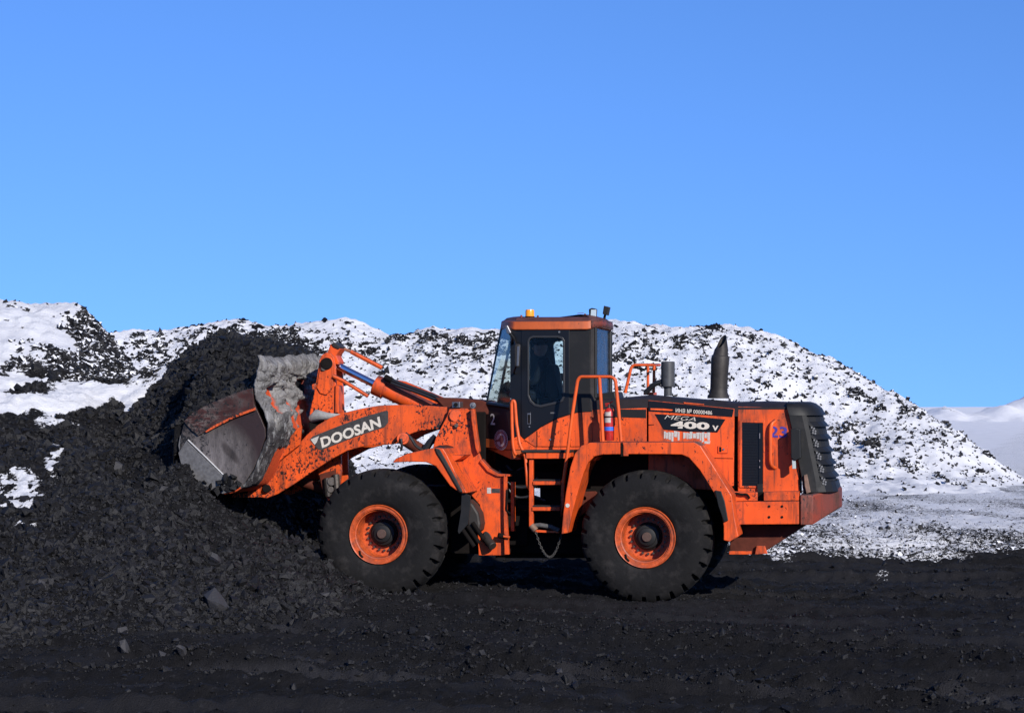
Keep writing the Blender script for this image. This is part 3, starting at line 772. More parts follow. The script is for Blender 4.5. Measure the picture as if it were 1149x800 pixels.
# ---- wheels
def tyre_mesh():
    prof = []
    ctrl = [(.10, .385), (.05, .40), (.025, .45), (.0, .56), (-.004, .64), (.012, .72), (.04, .79), (.075, .835), (.12, .862), (.20, .872), (.30, .876), (.3375, .877)]
    ctrl = ctrl + [(.675 - a, b) for a, b in ctrl[-2::-1]]
    ts = np.linspace(0, len(ctrl) - 1, 92); xa = np.interp(ts, range(len(ctrl)), [c[0] for c in ctrl]); ra = np.interp(ts, range(len(ctrl)), [c[1] for c in ctrl])
    for _ in range(4):
        xa[1:-1] = (xa[:-2] + 2 * xa[1:-1] + xa[2:]) / 4; ra[1:-1] = (ra[:-2] + 2 * ra[1:-1] + ra[2:]) / 4
    nA = 720; N = 27
    A, I = np.meshgrid(np.arange(nA) / nA * 2 * np.pi, np.arange(len(xa)), indexing='ij')
    Xp = xa[I]; Rp = ra[I]
    side = np.where(Xp < .3375, 0.0, .5); q = np.abs(Xp - .3375)
    ph = (A / (2 * np.pi) * N + side - q * .9) % 1.0
    lug = sstep(.0, .05, ph) * sstep(.80, .72, ph)
    lug = np.maximum(lug, sstep(.075, .05, q))
    ctr = 1.0
    on = sstep(.765, .83, Rp)
    dep = .058 * (1 - lug) * on
    inward = np.sign(.3375 - Xp) * .35 * sstep(.2, .33, q)
    Rr = Rp - dep
    wear = .004 * fbm(A * 9, I * .3, 3, 4)
    Rr = Rr + wear * on
    # raised rings on the sidewall
    ring_ = .006 * (np.exp(-((Rp - .70) / .006) ** 2) + np.exp(-((Rp - .46) / .008) ** 2))
    Xs = Xp + dep * inward + np.where(Xp < .3375, -ring_, ring_)
    cx = Rr * np.cos(A); cz = Rr * np.sin(A)
    # flattened on the ground
    flat = cz < -.862
    cz = np.where(flat, -.862 + (cz + .862) * .15, cz)
    co = np.stack([cx, Xs, cz], -1).reshape(-1, 3).astype(np.float32)
    m = len(xa); idx = np.arange(nA * m).reshape(nA, m); nx = np.roll(idx, -1, 0)
    q4 = np.stack([idx[:, :-1], nx[:, :-1], nx[:, 1:], idx[:, 1:]], -1).reshape(-1, 4)
    me = bpy.data.meshes.new('tyre'); raw_mesh(me, co, q4, 4); me.materials.append(RUBBER)
    me.polygons.foreach_set('use_smooth', np.ones(len(q4), dtype=bool)); me.set_sharp_from_angle(angle=R(35))
    return me
wheel = empty('wheel', LD, (0, 0, .862))
ty = bpy.data.objects.new('tyre', tyre_mesh()); COL.objects.link(ty); ty.parent = wheel
rim = MB()
rim.lathe([(.11, .400), (.035, .402), (.022, .394), (.028, .384), (.036, .380), (.036, .350), (.046, .345), (.046, .336), (.075, .330), (.08, .316), (.36, .306), (.385, .30), (.39, .12), (.43, .12), (.44, .39)], (0, 0, 0), 'y', 72, close=True)
rim.build('rim', simple('orange_rim_paint', c4(.62, .10, .022), .5, 0, 14, .7, .15, .4, dust=.55), wheel, 0, 32)
hub = MB(); hub.lathe([(.40, .19), (.34, .185), (.325, .165), (.29, .155), (.28, .12), (.245, .115), (.235, .08), (.23, .0)], (0, 0, 0), 'y', 40)
hub.build('hub', BLACK_MATT, wheel, 0, 30)
cap = MB(); cap.cyl((0, .205, 0), (0, .24, 0), .062, 24); cap.build('hub_cap', simple('rusty_cap', c4(.10, .06, .048), .7, .2, 20, .5, .1), wheel, .004, 30)
nut0 = None
for k in range(20):
    a = 2 * math.pi * k / 20; c = (math.cos(a) * .232, 0, math.sin(a) * .232)
    if nut0 is None:
        bo = MB(); bo.cyl((0, .345, 0), (0, .405, 0), .0165, 6); nut0 = bo.build('wheel_nut', BOLT, wheel); o = nut0
    else:
        o = nut0.copy(); COL.objects.link(o); o.parent = wheel
    o.location = (c[0], 0, c[2])
vs = MB(); vs.tube([(-.21, .03, -.31), (-.245, .025, -.27), (-.26, .04, -.22)], .014, 8); vs.build('valve', DARK, wheel, 0, 40)
def copy_wheel(u, w, flip, ang):
    c = wheel.copy(); COL.objects.link(c); c.location = (u, w, .862); c.rotation_euler = (0, ang if not flip else -ang, math.pi if flip else 0)
    for ch in wheel.children:
        d = ch.copy(); COL.objects.link(d); d.parent = c
    return c
wheel.location = (0, 0, .862)
wf = copy_wheel(-3.6, 0, False, 0)
copy_wheel(0, 2.9, True, 0); copy_wheel(-3.6, 2.9, True, 0)
tagp(wheel, label='rear near-side wheel with deep orange rim'); tagp(wf, label='front near-side wheel with a patch of snow-white wear in its rim')

# ---- chassis and axles
ch = MB()
def b3(px0, px1, py0, py1, w0, w1, m):
    a = L(px0, py0, w0); b = L(px1, py1, w0); m.box((a.x, w0, b.z), (b.x, w1, a.z))
b3(650, 812, 512, 575, 1.0, 1.9, ch)
b3(655, 830, 500, 560, .78, 2.12, ch)
ch.cyl((0, .6, .862), (0, 2.3, .862), .17, 20); ch.cyl((0, 1.1, .862), (0, 1.8, .862), .36, 24)
b3(560, 650, 528, 548, 1.05, 1.85, ch); b3(556, 592, 560, 612, 1.1, 1.8, ch); b3(560, 660, 598, 622, 1.2, 1.7, ch); b3(607, 660, 540, 600, 1.15, 1.75, ch)
ch.build('rear_chassis', DARK, LD, .02)
fr = MB(); fr.cyl((-3.6, .6, .862), (-3.6, 2.3, .862), .17, 20); fr.cyl((-3.6, 1.1, .862), (-3.6, 1.8, .862), .36, 24)
b3(505, 560, 545, 622, .95, 1.95, fr); b3(420, 520, 545, 600, 1.1, 1.8, fr); b3(500, 545, 462, 550, .98, 1.02, fr); b3(500, 545, 462, 550, 1.88, 1.92, fr)
fr.build('front_chassis', DARK, LD, .02)
jp = MB(); pv = L(580, 560, 1.45)
jp.cyl((pv.x, 1.45, .75), (pv.x, 1.45, 1.9), .11, 20); jp.build('articulation_pin', DARK, LD, .01, 30)
# steering cylinder and hoses across the joint
sc_ = MB(); sc_.cyl(L(556, 566, 1.0), L(612, 572, 1.0), .05, 14); sc_.build('steering_cylinder', DARK, LD, 0, 30)
so = MB(); so.cyl(L(556, 566.5, .98), L(583, 569, .98), .022, 14); so.build('steering_rod', CHROME, LD, 0, 30)
for i, pts in enumerate([[(560, 528), (572, 545), (590, 548), (604, 536)], [(563, 540), (580, 560), (598, 556), (612, 562)], [(568, 522), (577, 532), (586, 524), (600, 530)]]):
    h_ = MB(); h_.tube([L(a, b, 1.0 + .06 * i) for a, b in pts], .022, 8, .12); h_.build('hydraulic_hose', HOSE, LD, 0, 40)

# front frame: side plates
FRAME = [(504, 459), (530, 458), (531.5, 478), (534, 500), (540, 515), (549, 525), (560, 531), (566, 538), (567, 560), (567, 623), (537, 623), (536, 600), (539, 590), (541, 578), (538, 566), (530, 557), (517, 545), (505, 530), (494, 514), (486, 501), (489, 491), (502, 466)]
fp = part('front_frame_plate', ORANGE, LD, FRAME, .74, .80, .008)
q = MB(); q.add([(v[0], mw(v[1]), v[2]) for v in [x.co for x in fp.data.vertices]], [tuple(p.vertices) for p in fp.data.polygons]); q.build('front_frame_plate', ORANGE, LD, .008)
part('frame_flange', ORANGE, LD, [(527.5, 459), (532, 458.5), (534.5, 482), (538, 506), (536, 509), (533.5, 503), (530, 480)], .64, .74, .006)
part('frame_flange', ORANGE, LD, [(540, 515), (549, 525), (560, 531.5), (572, 532), (572, 534.5), (558, 534.5), (547, 529), (538, 518)], .70, .86, .005)
part('frame_flange', ORANGE, LD, [(565, 533), (568.5, 533), (568.5, 575), (571, 622), (566, 622), (565, 575)], .66, .74, .005)
part('frame_flange', ORANGE, LD, [(573, 540), (577, 541), (577, 596), (573, 596)], .80, .90, .005)
pn = MB(); pn.cyl(L(511, 466.5, .715), L(511, 466.5, .745), .085, 24)
c1 = L(511, 466.5, .715); c2 = L(512, 476, .715)
pn.box((c1.x - .07, .722, c2.z - .02), (c1.x + .075, .742, c1.z)); pn.build('pin_cover', ORANGE, LD, .006, 30)
pb = MB(); pb.cyl(L(512, 477.5, .69), L(512, 477.5, .73), .03, 6); pb.cyl(L(507.5, 504, .725), L(507.5, 504, .745), .03, 14); pb.build('pin_bolt', BOLT, LD, .003)
lp = MB(); lp.loft([[L(547 + 5.5 * math.cos(t) * .8 + 2.2 * math.sin(t), 602 + 6 * math.sin(t), w_) for t in np.linspace(0, 2 * math.pi, 14, endpoint=False)] for w_ in (.74, .66)])
lp.cyl(L(545, 603.5, .70), L(553, 613, .60), .062, 16); lp.build('lower_plug', SOOT, LD, .01, 40)
lk = MB(); lk.cyl(L(559, 600, .62), L(566, 602, .66), .035, 10); lk.build('lock_pin', DARK, LD, .004, 40)
lk = MB(); lk.cyl(L(565, 601.5, .62), L(572, 602.5, .62), .018, 8); lk.build('lock_handle', ORANGE_CLEAN, LD, 0, 40)
lb = part('warning_label', WHITE_DECAL, LD, [(546.5, 547), (551, 547), (551, 553.5), (546.5, 553.5)], .737, .739, 0)
lb = part('data_label', GREY_PLATE, LD, [(551.5, 548), (561, 548), (561, 553), (551.5, 553)], .737, .739, 0)
lb = part('paint_scuff', WHITE_DECAL, LD, [(509, 529), (513, 528), (517, 540), (514, 542)], .737, .739, 0)
hs2 = MB(); hs2.tube([L(567, 545, .70), L(569, 552, .66), L(568, 573, .66), L(572, 576, .70)], .016, 8, .05); hs2.build('grab_bar', DARK, LD, 0, 40)

# front fenders
FF = [(440.5, 519), (444, 514.5), (458, 508.5), (478, 504), (489, 502), (497, 503), (501, 509), (511, 530), (524, 553), (516, 553), (505, 545), (489, 523), (478, 518.5), (458, 518)]
for k_, (w0, w1) in enumerate(((.03, .74), (2.87, 2.16))):
    if k_ == 0: o = part('front_fender', ORANGE, LD, FF, w0, w1, .012)
    else:
        pts = [(uz(a, b, .03)) for a, b in FF]; o = MB().prism(pts, w0, w1, px=False).build('front_fender', ORANGE, LD, .012)
part('fender_seam', SOOT, LD, [(488, 502.5), (493, 504), (500, 516), (513, 540), (519, 552), (516, 552), (509, 540), (497, 519), (490, 508)], .0, .03, .006)
part('fender_gusset', ORANGE, LD, [(498, 511), (521, 510.5), (517, 514), (503, 520)], .30, .74, .004)
part('fender_cap', BLACK_MATT, LD, [(484, 503), (493, 499.5), (500, 501.5), (506, 509), (498, 511.5), (490, 508)], .28, .74, .01)
part('mud_flap', BLACK_MATT, LD, [(518, 552), (528, 556), (527.5, 572), (525, 588), (515, 599), (513.5, 596), (517, 575)], .10, .13, .004)
mf = part('fluid_tank', SOOT, LD, [(524, 560), (531, 566), (537, 576), (539, 588), (537.5, 597), (531, 596), (524, 590)], .42, .95, .03)
for k_ in range(3):
    a = (519 + k_ * 5.5, 594 - k_ * 4); rg = MB(); rg.cyl(L(a[0], a[1], .35), L(a[0] + 13, a[1] + 19, .35), .030, 10); rg.build('front_step', DARK, LD, .004, 40)

# ---- boom
ARM = [(291, 557.5), (294, 545), (302, 531), (318, 514), (334, 499), (345, 487), (357, 476.5), (370, 469), (386, 463), (405, 458.5), (425, 455), (450, 454), (480, 455), (500, 456.5), (520, 458), (528, 466), (520, 478), (505, 482), (487, 481.5), (470, 483.5), (455, 489), (445, 495), (440, 498.5), (425, 499), (407, 501), (390, 505.5), (372, 515), (352, 528), (330, 543), (312, 554), (299, 559)]
PIX_ARM = [uz(a, b, .86) for a, b in ARM]
arm = part('boom_arm', ORANGE_BOOM, LD, ARM, .86, .95, .010)
arm2 = MB().prism(PIX_ARM, 1.95, 2.04, px=False).build('boom_arm', ORANGE_BOOM, LD, .010)
cr = MB(); c_ = L(400, 480, 1.45); cr.cyl((c_.x, .95, c_.z), (c_.x, 1.95, c_.z), .15, 24); cr.build('boom_cross_tube', ORANGE_BOOM, LD, 0, 30)
piv = MB(); c_ = L(300, 548, .86); piv.cyl((c_.x, .80, c_.z), (c_.x, 2.1, c_.z), .055, 18); piv.build('bucket_pin', DARK, LD, .005, 30)
# name plate on the boom
plate = part('name_plate', GREY_PLATE, arm, [(347.5, 493), (351, 489.5), (380, 478), (410, 467), (434, 460.5), (435.5, 462), (435.5, 474), (431, 479.5), (400, 489.5), (361, 504.8), (357, 504)], .853, .8595, .0)
text_px('name_lettering', 'DOOSAN', arm, CREAM, (361.5, 502.8), (429.5, 478.3), 11.8, .852, .003, .12, .035)
part('plate_corner', WHITE_DECAL, arm, [(348.5, 493), (358, 489), (355.5, 496), (353, 499)], .850, .852, 0)
# lift cylinder end and hose under the boom
lc = MB(); lc.cyl(L(452, 492, .74), L(452, 492, .86), .085, 20); lc.cyl(L(452, 492, .72), L(452, 492, .745), .05, 16); lc.build('lift_cylinder_pin', ORANGE, LD, .008, 30)
lc = MB(); lc.cyl(L(452, 492, 1.06), L(540, 548, 1.06), .085, 20); lc.cyl(L(452, 492, 1.84), L(540, 548, 1.84), .085, 20); lc.build('lift_cylinders', DARK_RED, LD, 0, 30)
hh = MB(); hh.tube([L(455, 486, .8), L(462, 492, .78), L(466, 500, .8), L(474, 505, .85)], .022, 8, .06); hh.tube([L(450, 492, .70), L(451, 500, .70), L(450, 505, .72)], .018, 8); hh.build('lift_hose', HOSE, LD, 0, 40)
hh = MB(); hh.tube([L(489, 490, .9), L(482, 497, .9), L(476, 506, .9)], .05, 8); hh.build('hose_bundle', HOSE, LD, 0, 40)

# tilt lever (bell crank)
LEV = [(347.5, 463), (353.5, 436), (358.5, 404), (361, 398.5), (366, 395.5), (371, 396.5), (375, 401), (376, 410), (377, 436), (378, 463), (382, 500), (383, 530), (380, 560), (368, 562), (360, 545), (354, 515), (347, 480)]
for (w0, w1) in ((1.24, 1.30), (1.60, 1.66)):
    pts = [uz(a, b, 1.24) for a, b in LEV]; lv = MB().prism(pts, w0, w1, px=False).build('tilt_lever', ORANGE_BOOM, LD, .008)
    if w0 < 1.3: lever = lv
dbl = MB()
oval = [(355.5, 435), (360, 405), (362.5, 400.5), (367, 398.5), (371.5, 401), (374, 407), (373.5, 433), (371, 439), (365, 443), (359, 441)]
dbl.prism(oval, 1.215, 1.24); dbl.build('doubler_plate', ORANGE_BOOM, lever, .006)
part('lever_flange', ORANGE, LD, [(376.5, 432), (380.5, 433), (380, 463), (376, 463)], 1.20, 1.40, .004)
pn = MB(); pn.cyl(L(366.5, 408, 1.19), L(366.5, 408, 1.70), .085, 22); pn.build('lever_pin', DARK, lever, .008, 30)
pn = MB(); pn.cyl(L(363, 413.5, 1.19), L(363, 413.5, 1.215), .035, 16); pn.build('pin_bolt', BOLT, lever, .004, 30)
pk = MB(); pk.cyl(L(356, 477, 1.10), L(356, 477, 1.8), .12, 22); pk.build('lever_pivot', DARK, LD, .01, 30)
mk = MB(); mk.tube([L(350, 470, 1.1), L(356, 466, 1.05), L(368, 467, 1.0), L(382, 466, .98)], [.06, .085, .05, .02], 10); o = mk.build('frozen_slush', simple('grey_slush', c4(.36, .35, .34), .8, 0, 14, .5, .5), LD, 0, 60)
part('lever_head', ORANGE, LD, [(367, 396), (371, 386), (374, 386), (382, 391.5), (377, 399), (380, 406), (379, 409), (374, 407)], 1.30, 1.58, .006)
part('head_block', SOOT, LD, [(371.5, 386), (374.5, 384), (381.5, 389), (380, 392), (374, 389.5)], 1.28, 1.60, .008)
lk = MB()
for a, b in (((367, 536), (369, 557)), ((377, 532), (379, 560))):
    lk.cyl(L(a[0], a[1], 1.15), L(b[0], b[1], 1.15), .05, 12)
lk.cyl(L(372, 540, 1.10), L(372, 540, 1.2), .06, 14); lk.cyl(L(371, 549, 1.10), L(371, 549, 1.2), .045, 14); lk.build('link_bolts', BOLT, LD, .004, 30)
part('link_bracket', DARK_RED, LD, [(358, 532), (376, 527), (379, 548), (363, 556)], 1.18, 1.23, .006)
ln = MB(); ln.tube([L(374, 552, 1.45), L(340, 541, 1.45), L(318, 522, 1.45)], .08, 12); ln.build('bucket_link', DARK_RED, LD, .0, 40)
# tilt cylinder
tcx = MB(); A_ = L(423, 432.5, 1.45); B_ = L(508, 472, 1.45)
tcx.cyl(A_, B_, .118, 28); tcx.cyl(A_ - (B_ - A_).normalized() * .03, A_ + (B_ - A_).normalized() * .13, .145, 28)
tcx.build('tilt_cylinder', ORANGE, LD, .008, 30)
rd = MB(); rd.cyl(L(368, 405, 1.45), L(424, 433, 1.45), .052, 24); rd.build('tilt_rod', CHROME, LD, 0, 30)
# hoses over the cylinder
for k_, off in enumerate((0, 3.5)):
    hz = MB(); hz.tube([L(434, 424 + off, 1.30), L(446, 429 + off, 1.26), L(468, 437 + off * .8, 1.22), L(487, 444 + off, 1.18), L(497, 449 + off, 1.14), L(503, 458, 1.1)], .026, 8, .1); hz.build('tilt_hose', HOSE, LD, 0, 40)
hz = MB(); hz.cyl(L(432, 423, 1.30), L(440, 427.5, 1.28), .045, 12); hz.build('hose_fitting', DARK, LD, .004, 30)
gd = MB(); gd.tube([L(378, 388.5, 1.55), L(396, 395.5, 1.55)], .022, 8); gd.build('indicator_rod_root', simple('dusty_orange_rod', c4(.30, .12, .07), .7), LD, 0, 30)
gd = MB(); gd.tube([L(394, 394.5, 1.55), L(428.5, 412.5, 1.55)], .034, 8); gd.build('indicator_rod', ORANGE_CLEAN, LD, 0, 30)
gd = MB(); gd.tube([L(374, 422, 1.2), L(385, 427, 1.2), L(413, 444.5, 1.2)], .028, 8); gd.build('guide_rod', ORANGE_CLEAN, LD, 0, 30)
# cross member behind the boom head
part('tower_cross_member', DARK_RED, LD, [(488, 446), (499, 446), (540, 449), (562, 458), (562, 466), (504, 462), (496, 455)], 1.02, 1.88, .01)
part('tower_plate', ORANGE, LD, [(437, 425), (455, 428), (500, 447), (512, 447), (504, 458), (480, 455)], 1.62, 1.66, .006)
wl = MB(); wl.prism([(507, 451), (516, 451), (516, 457.5), (507, 457.5)], .74, .95); wl.build('lever_bracket', GREY_METAL, LD, .006)
wl = MB(); wl.cyl(L(511.5, 454, .72), L(511.5, 454, .76), .028, 12); wl.build('bracket_bolt', DARK, LD, .003)
wl = MB(); wl.cyl(L(530.5, 455, .70), L(530.5, 455, .84), .045, 18); wl.cyl(L(530.5, 455, .68), L(530.5, 455, .72), .02, 12); wl.build('round_pin', GREY_METAL, LD, .008, 30)

# ---- bucket
BW0, BW1 = -.15, 3.05
BK = empty('bucket', LD)
BK['label'] = 'scoured steel bucket with frozen grey mud caked on its back'
back_px = [(290, 405), (285, 414), (282.5, 428), (283, 440), (287, 455), (293, 469), (298, 482), (298.5, 492), (293, 508), (284, 528), (274, 544), (264, 551), (252, 553.5), (238, 551)]
bp = np.array([uz(a, b, BW0) for a, b in back_px])
ts = np.linspace(0, len(bp) - 1, 240); pu = np.interp(ts, range(len(bp)), bp[:, 0]); pz = np.interp(ts, range(len(bp)), bp[:, 1])
for _ in range(60):
    pu[1:-1] = (pu[:-2] + 2 * pu[1:-1] + pu[2:]) / 4; pz[1:-1] = (pz[:-2] + 2 * pz[1:-1] + pz[2:]) / 4
tu = np.gradient(pu); tz = np.gradient(pz); ll = np.hypot(tu, tz); nu, nz_ = -tz / ll, tu / ll
if nu[60] < 0: nu, nz_ = -nu, -nz_
ww = np.linspace(BW0, BW1, 300)
TI, WW = np.meshgrid(np.arange(240), ww, indexing='xy')
sarc = np.cumsum(ll)[TI]
mz = pz[TI]
mudn = fbm(WW * 1.1, sarc * 1.4, 4, 300); mud2 = fbm(WW * 4, sarc * 4, 4, 310)
mudmask = np.ones_like(mudn) * .95
# paint bared in upright strips between the gussets
for (cw, s0, s1, wd_) in [(.36, .36, .86, .12), (1.0, .55, .98, .20), (1.38, .62, .96, .09), (1.85, .22, .70, .19), (.62, 1.25, 1.9, .3), (1.2, 1.2, 1.9, .4), (2.45, .2, .5, .14)]:
    m_ = np.exp(-((WW - cw - (sarc - s0) * .08) / wd_) ** 4) * sstep(s0 - .06, s0 + .03, sarc + .08 * mud2) * sstep(s1 + .08, s1 - .02, sarc + .08 * mud2)
    mudmask -= m_ * .9
low = sstep(1.10, 1.35, sarc + .30 * mudn + .55 * np.clip(WW - .55, -1, .9))
strip = sstep(.86, .70, WW + (sarc - 1.1) * .42 + .12 * mud2 - .1)
mudmask = mudmask - low * .95 * (1 - strip)
mudmask = mudmask - sstep(180, 196, TI + 6 * mud2) * .9
mud_shade = sstep(.86, 1.02, sarc + .12 * mud2)  # mask for the shade painted on the lower mud
mudmask = np.clip(mudmask + .12 * mud2, 0, 1)
gully = .22 * fbm(WW * 2.2 + 5, sarc * .6, 3, 305) 
disp = sstep(.4, .62, mudmask) * (.085 + .12 * mudn + .07 * mud2 + .03 * fbm(WW * 11, sarc * 11, 3, 340) + gully * .3) + .012
disp = disp * sstep(0, 4, TI) * (.25 + .75 * sstep(150, 110, TI)) * sstep(196, 176, TI) + .012 * sstep(200, 180, TI)
edge_t = sstep(BW0, BW0 + .05, WW) * sstep(BW1, BW1 - .05, WW)
disp = disp * (.35 + .65 * edge_t)
# ragged lip of mud standing above the top edge
topl = np.clip(1 - TI / 14.0, 0, 1) * np.clip(.07 + .07 * fbm(WW * 1.1, WW * 0 + 3, 4, 320) + .07 * sstep(.3, 1.8, WW), 0, 1)
GXb = pu[TI] + nu[TI] * disp; GZb = pz[TI] + nz_[TI] * disp + topl
o = grid_obj('back_shell', GXb, WW, GZb, MUD, {'mud': mudmask, 'mud_shade': mud_shade}, parent=BK)
sol = o.modifiers.new('solid', 'SOLIDIFY'); sol.thickness = .03; sol.offset = 0
side = [(283, 436.5), (270, 440), (250, 447.5), (232, 455.5), (215, 465), (207, 472), (202, 492), (201, 508), (205, 521.5), (216, 532), (226, 542), (238, 550), (252, 553), (264, 550), (273, 544), (284, 527), (292, 508), (298, 490), (297.5, 481), (292.5, 469), (286, 455)]
for w0, w1 in ((BW0, BW0 + .05), (BW1 - .05, BW1)):
    pts = [uz(a, b, BW0) for a, b in side]; MB().prism(pts, w0, w1, px=False).build('side_plate', STEEL, BK, .006)
part('rim_band', BAND, BK, [(283.5, 435.5), (270, 439), (250, 446.5), (232, 454.5), (215, 464), (206, 473), (214, 482), (222, 489), (240, 478), (262, 467), (285, 457.5)], BW0 - .035, BW0 - .002, .006)
part('rim_band_edge', paint('worn_orange_edge', c4(.60, .09, .02), dark=.9, spots=.545), BK, [(286, 457), (262, 466.3), (240, 477.3), (230, 484), (231, 485.4), (242, 479.3), (263, 468.8), (287, 460)], BW0 - .05, BW0 - .0355, .003)
wb = MB(); wb.tube([L(211, 493.5, BW0 - .012), L(230, 512, BW0 - .012), L(251, 533, BW0 - .012)], .013, 8); wb.build('weld_bead', simple('polished_weld', c4(.45, .44, .43), .35, .5, 30, .3, .1), BK, 0, 40)
part('wear_plate', STEEL_LIGHT, BK, [(209, 494.5), (250, 534), (257, 552), (250, 553.8), (238, 551.5), (225, 542.5), (214, 532), (203, 520), (200, 508)], BW0 - .022, BW0 - .002, .004)
fl = MB(); pts = [uz(a, b, BW0) for a, b in [(202, 500), (205, 521.5), (216, 532), (226, 542), (238, 550), (241, 548.5), (230, 540), (220, 530), (209, 519), (205, 500)]]
fl.prism(pts, BW0 + .05, BW1 - .05, px=False); fl.build('floor_plate', STEEL, BK, .004)
le = MB(); pts = [uz(a, b, BW0) for a, b in [(202, 488), (200, 500), (204, 518), (207, 516), (205, 500)]]; le.prism(pts, BW0, BW1, px=False); le.build('cutting_edge', STEEL_LIGHT, BK, .004)
# clots of coal stuck on the cheek
pc = np.array([L(a, b, BW0 - .03)[:] for a, b in [(236, 546), (243, 550), (248, 541), (253, 536), (258, 540), (262, 545), (256, 548), (262, 535), (268, 543), (250, 547), (230, 541)]])
m_ = BAND; n_ = m_.node_tree.nodes; l_ = m_.node_tree.links; p__ = n_['Principled BSDF']; src = p__.inputs['Base Color'].links[0].from_socket
gr_ = ramp(n_, l_, noise_node(n_, l_, 9, 8, .8, stretch=(.6, 1, 2.2)), .48, .66); tcb = n_.new('ShaderNodeTexCoord'); sxb = n_.new('ShaderNodeSeparateXYZ'); l_.new(tcb.outputs['Object'], sxb.inputs[0])
lf = ramp(n_, l_, mth(n_, l_, 'SUBTRACT', sxb.outputs['X'], float(L(215, 470, -.18).x)), .05, .75, c4(1, 1, 1), c4(.1, .1, .1))
c_1 = mixc(n_, l_, mth(n_, l_, 'MULTIPLY', gr_, lf), src, c4(.17, .15, .135)); sp_ = ramp(n_, l_, mth(n_, l_, 'ADD', noise_node(n_, l_, 16, 6, .8), mth(n_, l_, 'MULTIPLY', lf, .08)), .57, .60)
l_.new(mixc(n_, l_, sp_, c_1, c4(.012, .011, .011)), p__.inputs['Base Color'])
o = scatter('stuck_coal', pc, np.array([.045, .06, .06, .065, .07, .06, .055, .05, .05, .05, .035]), tones(len(pc)), LUMP_M, SH2, BK)
# ears on the bucket's back carrying the boom
EAR = [(260, 558), (264, 549), (270, 541), (285, 529), (303, 509), (323, 493), (334, 480), (338, 478), (336, 499), (318, 513), (301, 531), (293, 546), (290, 558)]
for w0, w1 in ((.76, .82), (2.08, 2.14)):
    pts = [uz(a, b, .76) for a, b in EAR]; MB().prism(pts, w0, w1, px=False).build('bucket_ear', ORANGE_BOOM, BK, .006)
pts = [uz(a, b, .76) for a, b in [(262, 557), (268, 545), (290, 525), (322, 494), (326, 497), (300, 530), (290, 557)]]
MB().prism(pts, .95, 1.95, px=False).build('ear_web', DARK_RED, BK, .006)
cl = MB(); cl.tube([L(266, 547, .72), L(272, 547, .70), L(279, 550, .73)], [.05, .085, .05], 10); cl.build('coal_clot', DARK, BK, 0, 60)
# the load
lu = np.linspace(L(196, 480, 0).x, L(292, 430, 0).x - .02, 110); lw = np.linspace(BW0 + .06, BW1 - .06, 170)
LU, LWg = np.meshgrid(lu, lw)
band_u = np.array([uz(a, b, BW0)[0] for a, b in [(188, 484), (215, 467), (232, 458), (250, 450), (270, 442.5), (283, 438)]]); band_z = np.array([uz(a, b, BW0)[1] for a, b in [(188, 484), (215, 467), (232, 458), (250, 450), (270, 442.5), (283, 438)]])
zb = np.interp(LU, band_u, band_z) - .05
tw = (LWg - BW0) / (BW1 - BW0)
# peak line
pk_u = np.array([L(x, 400, 1.7).x for x in (190, 205, 225, 250, 290, 330)]); pk_z = np.array([L(x, y, 1.7).z for x, y in ((190, 440), (205, 418), (226, 390), (255, 385), (290, 389), (330, 401))])
zp = np.interp(LU, pk_u, pk_z)
LZ = zb + (zp - zb) * sstep(-.02, .62, tw) ** .85
LZ = LZ + .06 * fbm(LU * 2.5, LWg * 2.5, 4, 400)
wd, wv = worley(LU * 6, LWg * 6, 410); LZ = LZ + .05 * (1 - wd) * (.3 + wv)
LZ[0, :] = zb[0, :] - .3
LZ[:, -1] -= .5; LZ[:, 0] -= .6; LZ[:, 1] -= .2
o = grid_obj('coal_load', LU, LWg, LZ, HEAP_M, {'snow': np.full(LU.shape, .02)})
o.location = ORG; o.rotation_euler = (0, 0, -YAW)
tagp(o, kind='stuff', label='heaped load of black coal standing in the raised bucket', category='coal load')
P, _ = pick(LZ, LU, LWg, np.ones_like(LU), 11000); S = powsize(len(P), .02, .10, 2.0)
P[:, 1] = np.clip(P[:, 1], BW0 + .12, BW1 - .1); S *= .8
o2 = scatter('load_lumps', P, S, tones(len(P)) * .6, LUMP_SHADE_M); o2.location = ORG; o2.rotation_euler = (0, 0, -YAW)
tagp(o2, kind='stuff', label='coal lumps lying on top of the load in the bucket', category='coal')

# ---- rear fenders
RF = [(630, 599), (632, 575), (635, 552), (640, 524), (645, 509), (652, 500), (662, 496.5), (700, 496), (740, 496), (779, 496), (786, 500), (800, 522), (821, 556), (824, 580), (828.5, 602), (819, 607.5), (812, 606), (812, 590), (807, 566), (800, 551), (785, 527), (773, 513.5), (765, 510), (740, 509.5), (700, 509.5), (676, 510), (667, 512), (660, 519), (655, 530), (648, 553), (642, 575), (637, 598)]
rf = part('rear_fender', ORANGE, LD, RF, .02, .70, .010)
pts = [uz(a, b, .02) for a, b in RF]; MB().prism(pts, 2.88, 2.2, px=False).build('rear_fender', ORANGE, LD, .010)
part('fender_joint', DARK, LD, [(696.5, 496.5), (699, 496.5), (699, 512), (696.5, 512)], .012, .021, 0)
part('fender_bracket', ORANGE, LD, [(699.5, 498), (705, 498), (705, 511.5), (699.5, 511.5)], .0, .018, .003)
part('fender_flap', BLACK_MATT, LD, [(802, 550), (809, 551), (813, 562), (817, 584), (812.5, 586), (806, 568)], -.005, .05, .008)
part('round_reflector', CREAM, LD, [(636.8 + 2.3 * math.cos(t), 567 + 2.3 * math.sin(t)) for t in np.linspace(0, 2 * math.pi, 16, endpoint=False)], .012, .021, 0)
